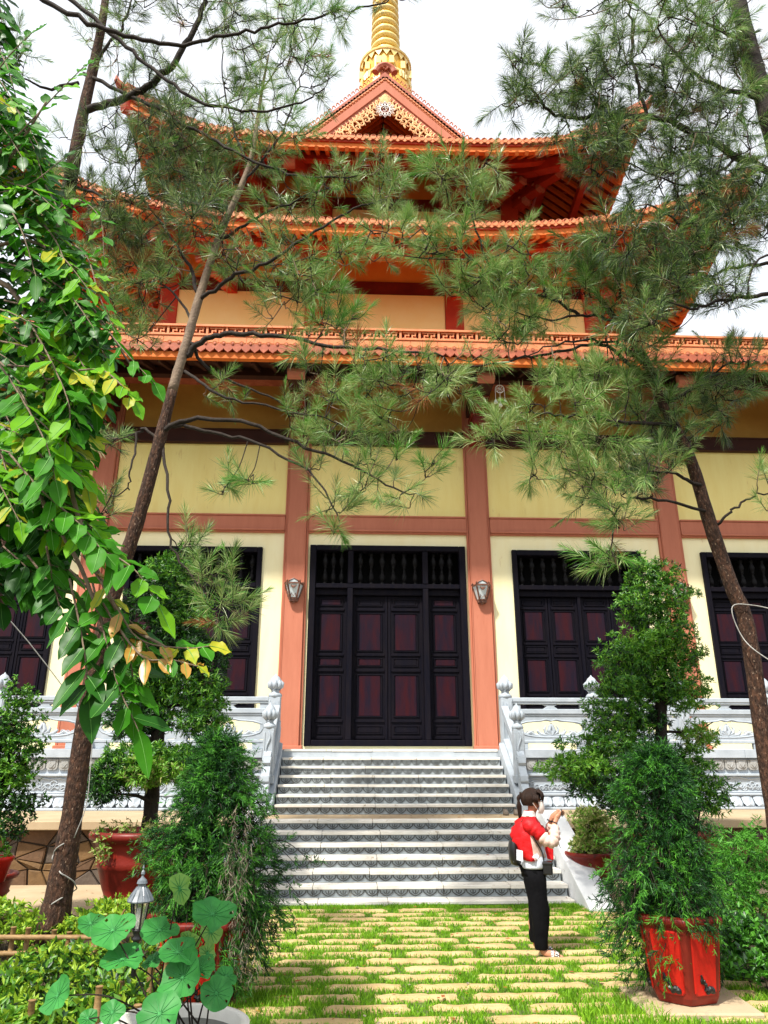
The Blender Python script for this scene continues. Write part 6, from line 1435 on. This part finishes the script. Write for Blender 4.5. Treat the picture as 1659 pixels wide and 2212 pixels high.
for s in (-1, 1):
    el = (.15,-.19,1.03) if s < 0 else (.13,.19,1.05); wr = (.205,-.055,1.20) if s < 0 else (.165,.05,1.205)
    pts = [(-.06,s*.12,1.205), (-.045,s*.165,1.19), (.0,s*.175,1.155), (.06,(s*.17+el[1])/2,1.10), (.11,el[1],1.055), (el[0]+.01,el[1]*.98,1.035), (el[0]+.04,el[1]*.8,1.06), ((el[0]+wr[0])/2+.02,(el[1]+wr[1])/2,(el[2]+wr[2])/2+.005), (wr[0]-.0,wr[1]*1.08,wr[2]-.035)]
    sp_ = spline([pv(*p) for p in pts], 4); rr = lerpn([.060,.074,.070,.064,.058,.054,.056,.052,.038], len(sp_)); rr = [r+.0065*math.sin(i*2.3)+.003*math.sin(i*4.1) for i, r in enumerate(rr)]
    cut = 14; q = MB(); q.tube(sp_[:cut], rr[:cut], 14, 0); q.tube(sp_[cut-1:], rr[cut-1:], 14, 1); q.tube([sp_[-1]+V((0,0,.0)), sp_[-1]+(sp_[-1]-sp_[-2]).normalized()*.02], [.030,.028], 12, 1)
    sl = q.build('sleeve', [M['jacket'], M['beige']], pe, smooth=True)
    if s < 0:
        q = MB(); q.tube([pv(el[0]+.07,el[1]*.7,1.08), pv(el[0]+.08,el[1]*.85,1.03), pv(el[0]+.095,el[1]*.8,.98)], .005, 5); q.tube([pv(el[0]+.05,el[1]*.95,1.10), pv(el[0]+.09,el[1]*.7,1.075), pv(el[0]+.06,el[1]*.9,1.06)], .007, 5); q.build('sleeve_tie', M['shirt'], sl)
    q = MB(); w_ = V(pv(*wr)); q.tube([w_+V((.026*math.cos(a), .024*math.sin(a), .012-.012*math.cos(a))) for a in np.linspace(0, 2*PI, 13)[:-1]], .006, 5, closed=True); q.build('bracelet', M['black'], pe, smooth=True)
q = MB(); q.prism([(-.005,0),(.06,-.012),(.065,.085),(.0,.095)], pv(-.185,-.178,.868), V((.93,-.37,0)), (0,0,1), .006); q.prism([(.012,.02),(.04,.015),(.045,.06),(.02,.07)], pv(-.184,-.180,.872), V((.93,-.37,0)), (0,0,1), .004, 1)
q.build('cloth_label', [M['shirt'], pm('violet_print', (.35,.25,.42), (.5,.4,.55), 30, .7)], pe)
# sandals with black and white straps
zebra = pm('black_and_white_strap', (.80,.78,.74), (.02,.02,.02), 60, .6, lo=.48, hi=.52)
for s in (-1, 1):
    ax = .0 if s < 0 else -.055; ay = -.10 if s < 0 else .11
    q = MB(); out = [(-.045,.0),(-.035,-.03),(.0,-.038),(.07,-.034),(.14,-.046),(.19,-.038),(.215,-.01),(.21,.02),(.17,.04),(.10,.036),(.0,.036),(-.035,.028)]
    q.prism(out, pv(ax, ay, .002), (1,0,0), (0,1,0), .018, 0)
    for x0, x1 in ((.085,.115), (.125,.16)):
        vs = []
        for xx in (x0, x1):
            for k in range(9):
                a = PI*k/8; vs.append(pv(ax+xx, ay+.046*math.cos(a), .016+(.052 if xx < .13 else .042)*math.sin(a)))
        q.add(vs, [(k, k+1, 10+k, 9+k) for k in range(8)], 1)
    q.build('sandal', [pm('brown_sole', (.10,.05,.035), (.06,.03,.02), 9, .7) if s < 0 else bpy.data.materials['brown_sole'], zebra], pe, bevel=.002)
# backpack, shoulder bag and phone: things of their own
t = thing('backpack', pv(-.20,0,.95), 'flat black backpack with a pale zip hanging on the back of the person', 'backpack')
q = MB(); q.loft([(-.195,0,.805,.03,.10),(-.20,0,.815,.052,.128),(-.208,0,.86,.064,.14),(-.215,0,.95,.064,.14),(-.212,0,1.02,.055,.135),(-.2,0,1.055,.04,.115),(-.19,0,1.065,.02,.09)], 16); q.build('bag', M['black'], t, smooth=True)
q = MB(); q.tube([pv(-.222,-.125,.84), pv(-.232,-.126,.94), pv(-.225,-.118,1.03), pv(-.20,-.10,1.06)], .005, 5); q.build('zip', M['steel'], t)
q = MB(); q.tube(spline([pv(-.17,-.10,1.05), pv(-.11,-.13,1.225), pv(-.03,-.15,1.255), pv(.03,-.14,1.18)], 4), .012, 6); q.build('strap', M['black'], t)
t = thing('shoulder_bag', pv(.09,-.12,.80), 'small black camera bag hanging at the waist of the person', 'bag')
q = MB(); q.box(PX+.06, PX+.155, PY-.17, PY-.06, .735, .845); q.box(PX+.055, PX+.16, PY-.175, PY-.055, .82, .855); q.build('bag', M['black'], t, bevel=.014, seg=3)
q = MB(); q.tube(spline([pv(.075,-.115,.85), pv(.06,-.18,.95), pv(-.02,-.205,1.1), pv(-.05,-.14,1.25)], 4), .007, 5); q.build('strap', M['black'], t)
t = thing('phone', pv(.292,-.005,1.29), 'slim dark phone held up in both hands of the person', 'phone')
q = MB(); q.box(PX+.283, PX+.291, PY-.075, PY+.075, 1.262, 1.335); q.build('phone_case', M['black'], t, bevel=.004, seg=2)
q = MB(); q.box(PX+.2815, PX+.283, PY-.07, PY+.07, 1.267, 1.33); q.build('screen', pm('phone_glass', (.05,.06,.07), (.04,.05,.06), 3, .1, spec=.6), t)
# ================================================================== LITTER
lm = MB(); rs = np.random.RandomState(77); lt = []
for i in range(520):
    r_ = rs.rand()
    if r_ < .6: x, y, z = rs.uniform(-2.4, 2.4), rs.uniform(-11.3, -6.2), .04
    elif r_ < .75: k = rs.randint(0, 7); x, y, z = rs.uniform(-2.1, 2.1), -6.05+.3*k+rs.uniform(.06, .27), .06+.1483*k+.006
    elif r_ < .9: x, y, z = rs.uniform(-2.1, 2.1)*(1 if rs.rand() < .5 else 2.5), rs.uniform(-4.1, -3.0), T1+.006
    else: x, y, z = rs.uniform(2.8, 6)*rs.choice([-1, 1]), rs.uniform(-6.6, -5), .036
    a = rs.uniform(0, 2*PI); L = rs.uniform(.02, .07); w = L*rs.uniform(.1, .35); c, s_ = math.cos(a), math.sin(a); h = rs.uniform(.002, .012)
    lm.add([(x-c*L/2, y-s_*L/2, z), (x-s_*w, y+c*w, z+h), (x+c*L/2, y+s_*L/2, z+h*.5), (x+s_*w, y-c*w, z+h*.3)], [(0,1,2),(0,2,3)], rs.randint(0, 3))
tag(lm.build('leaf_litter', [M['n_dead'], M['j_dry'], M['b_amber']]), 'scattered dry leaves and needles on the paving and steps', 'leaf litter', kind='stuff')
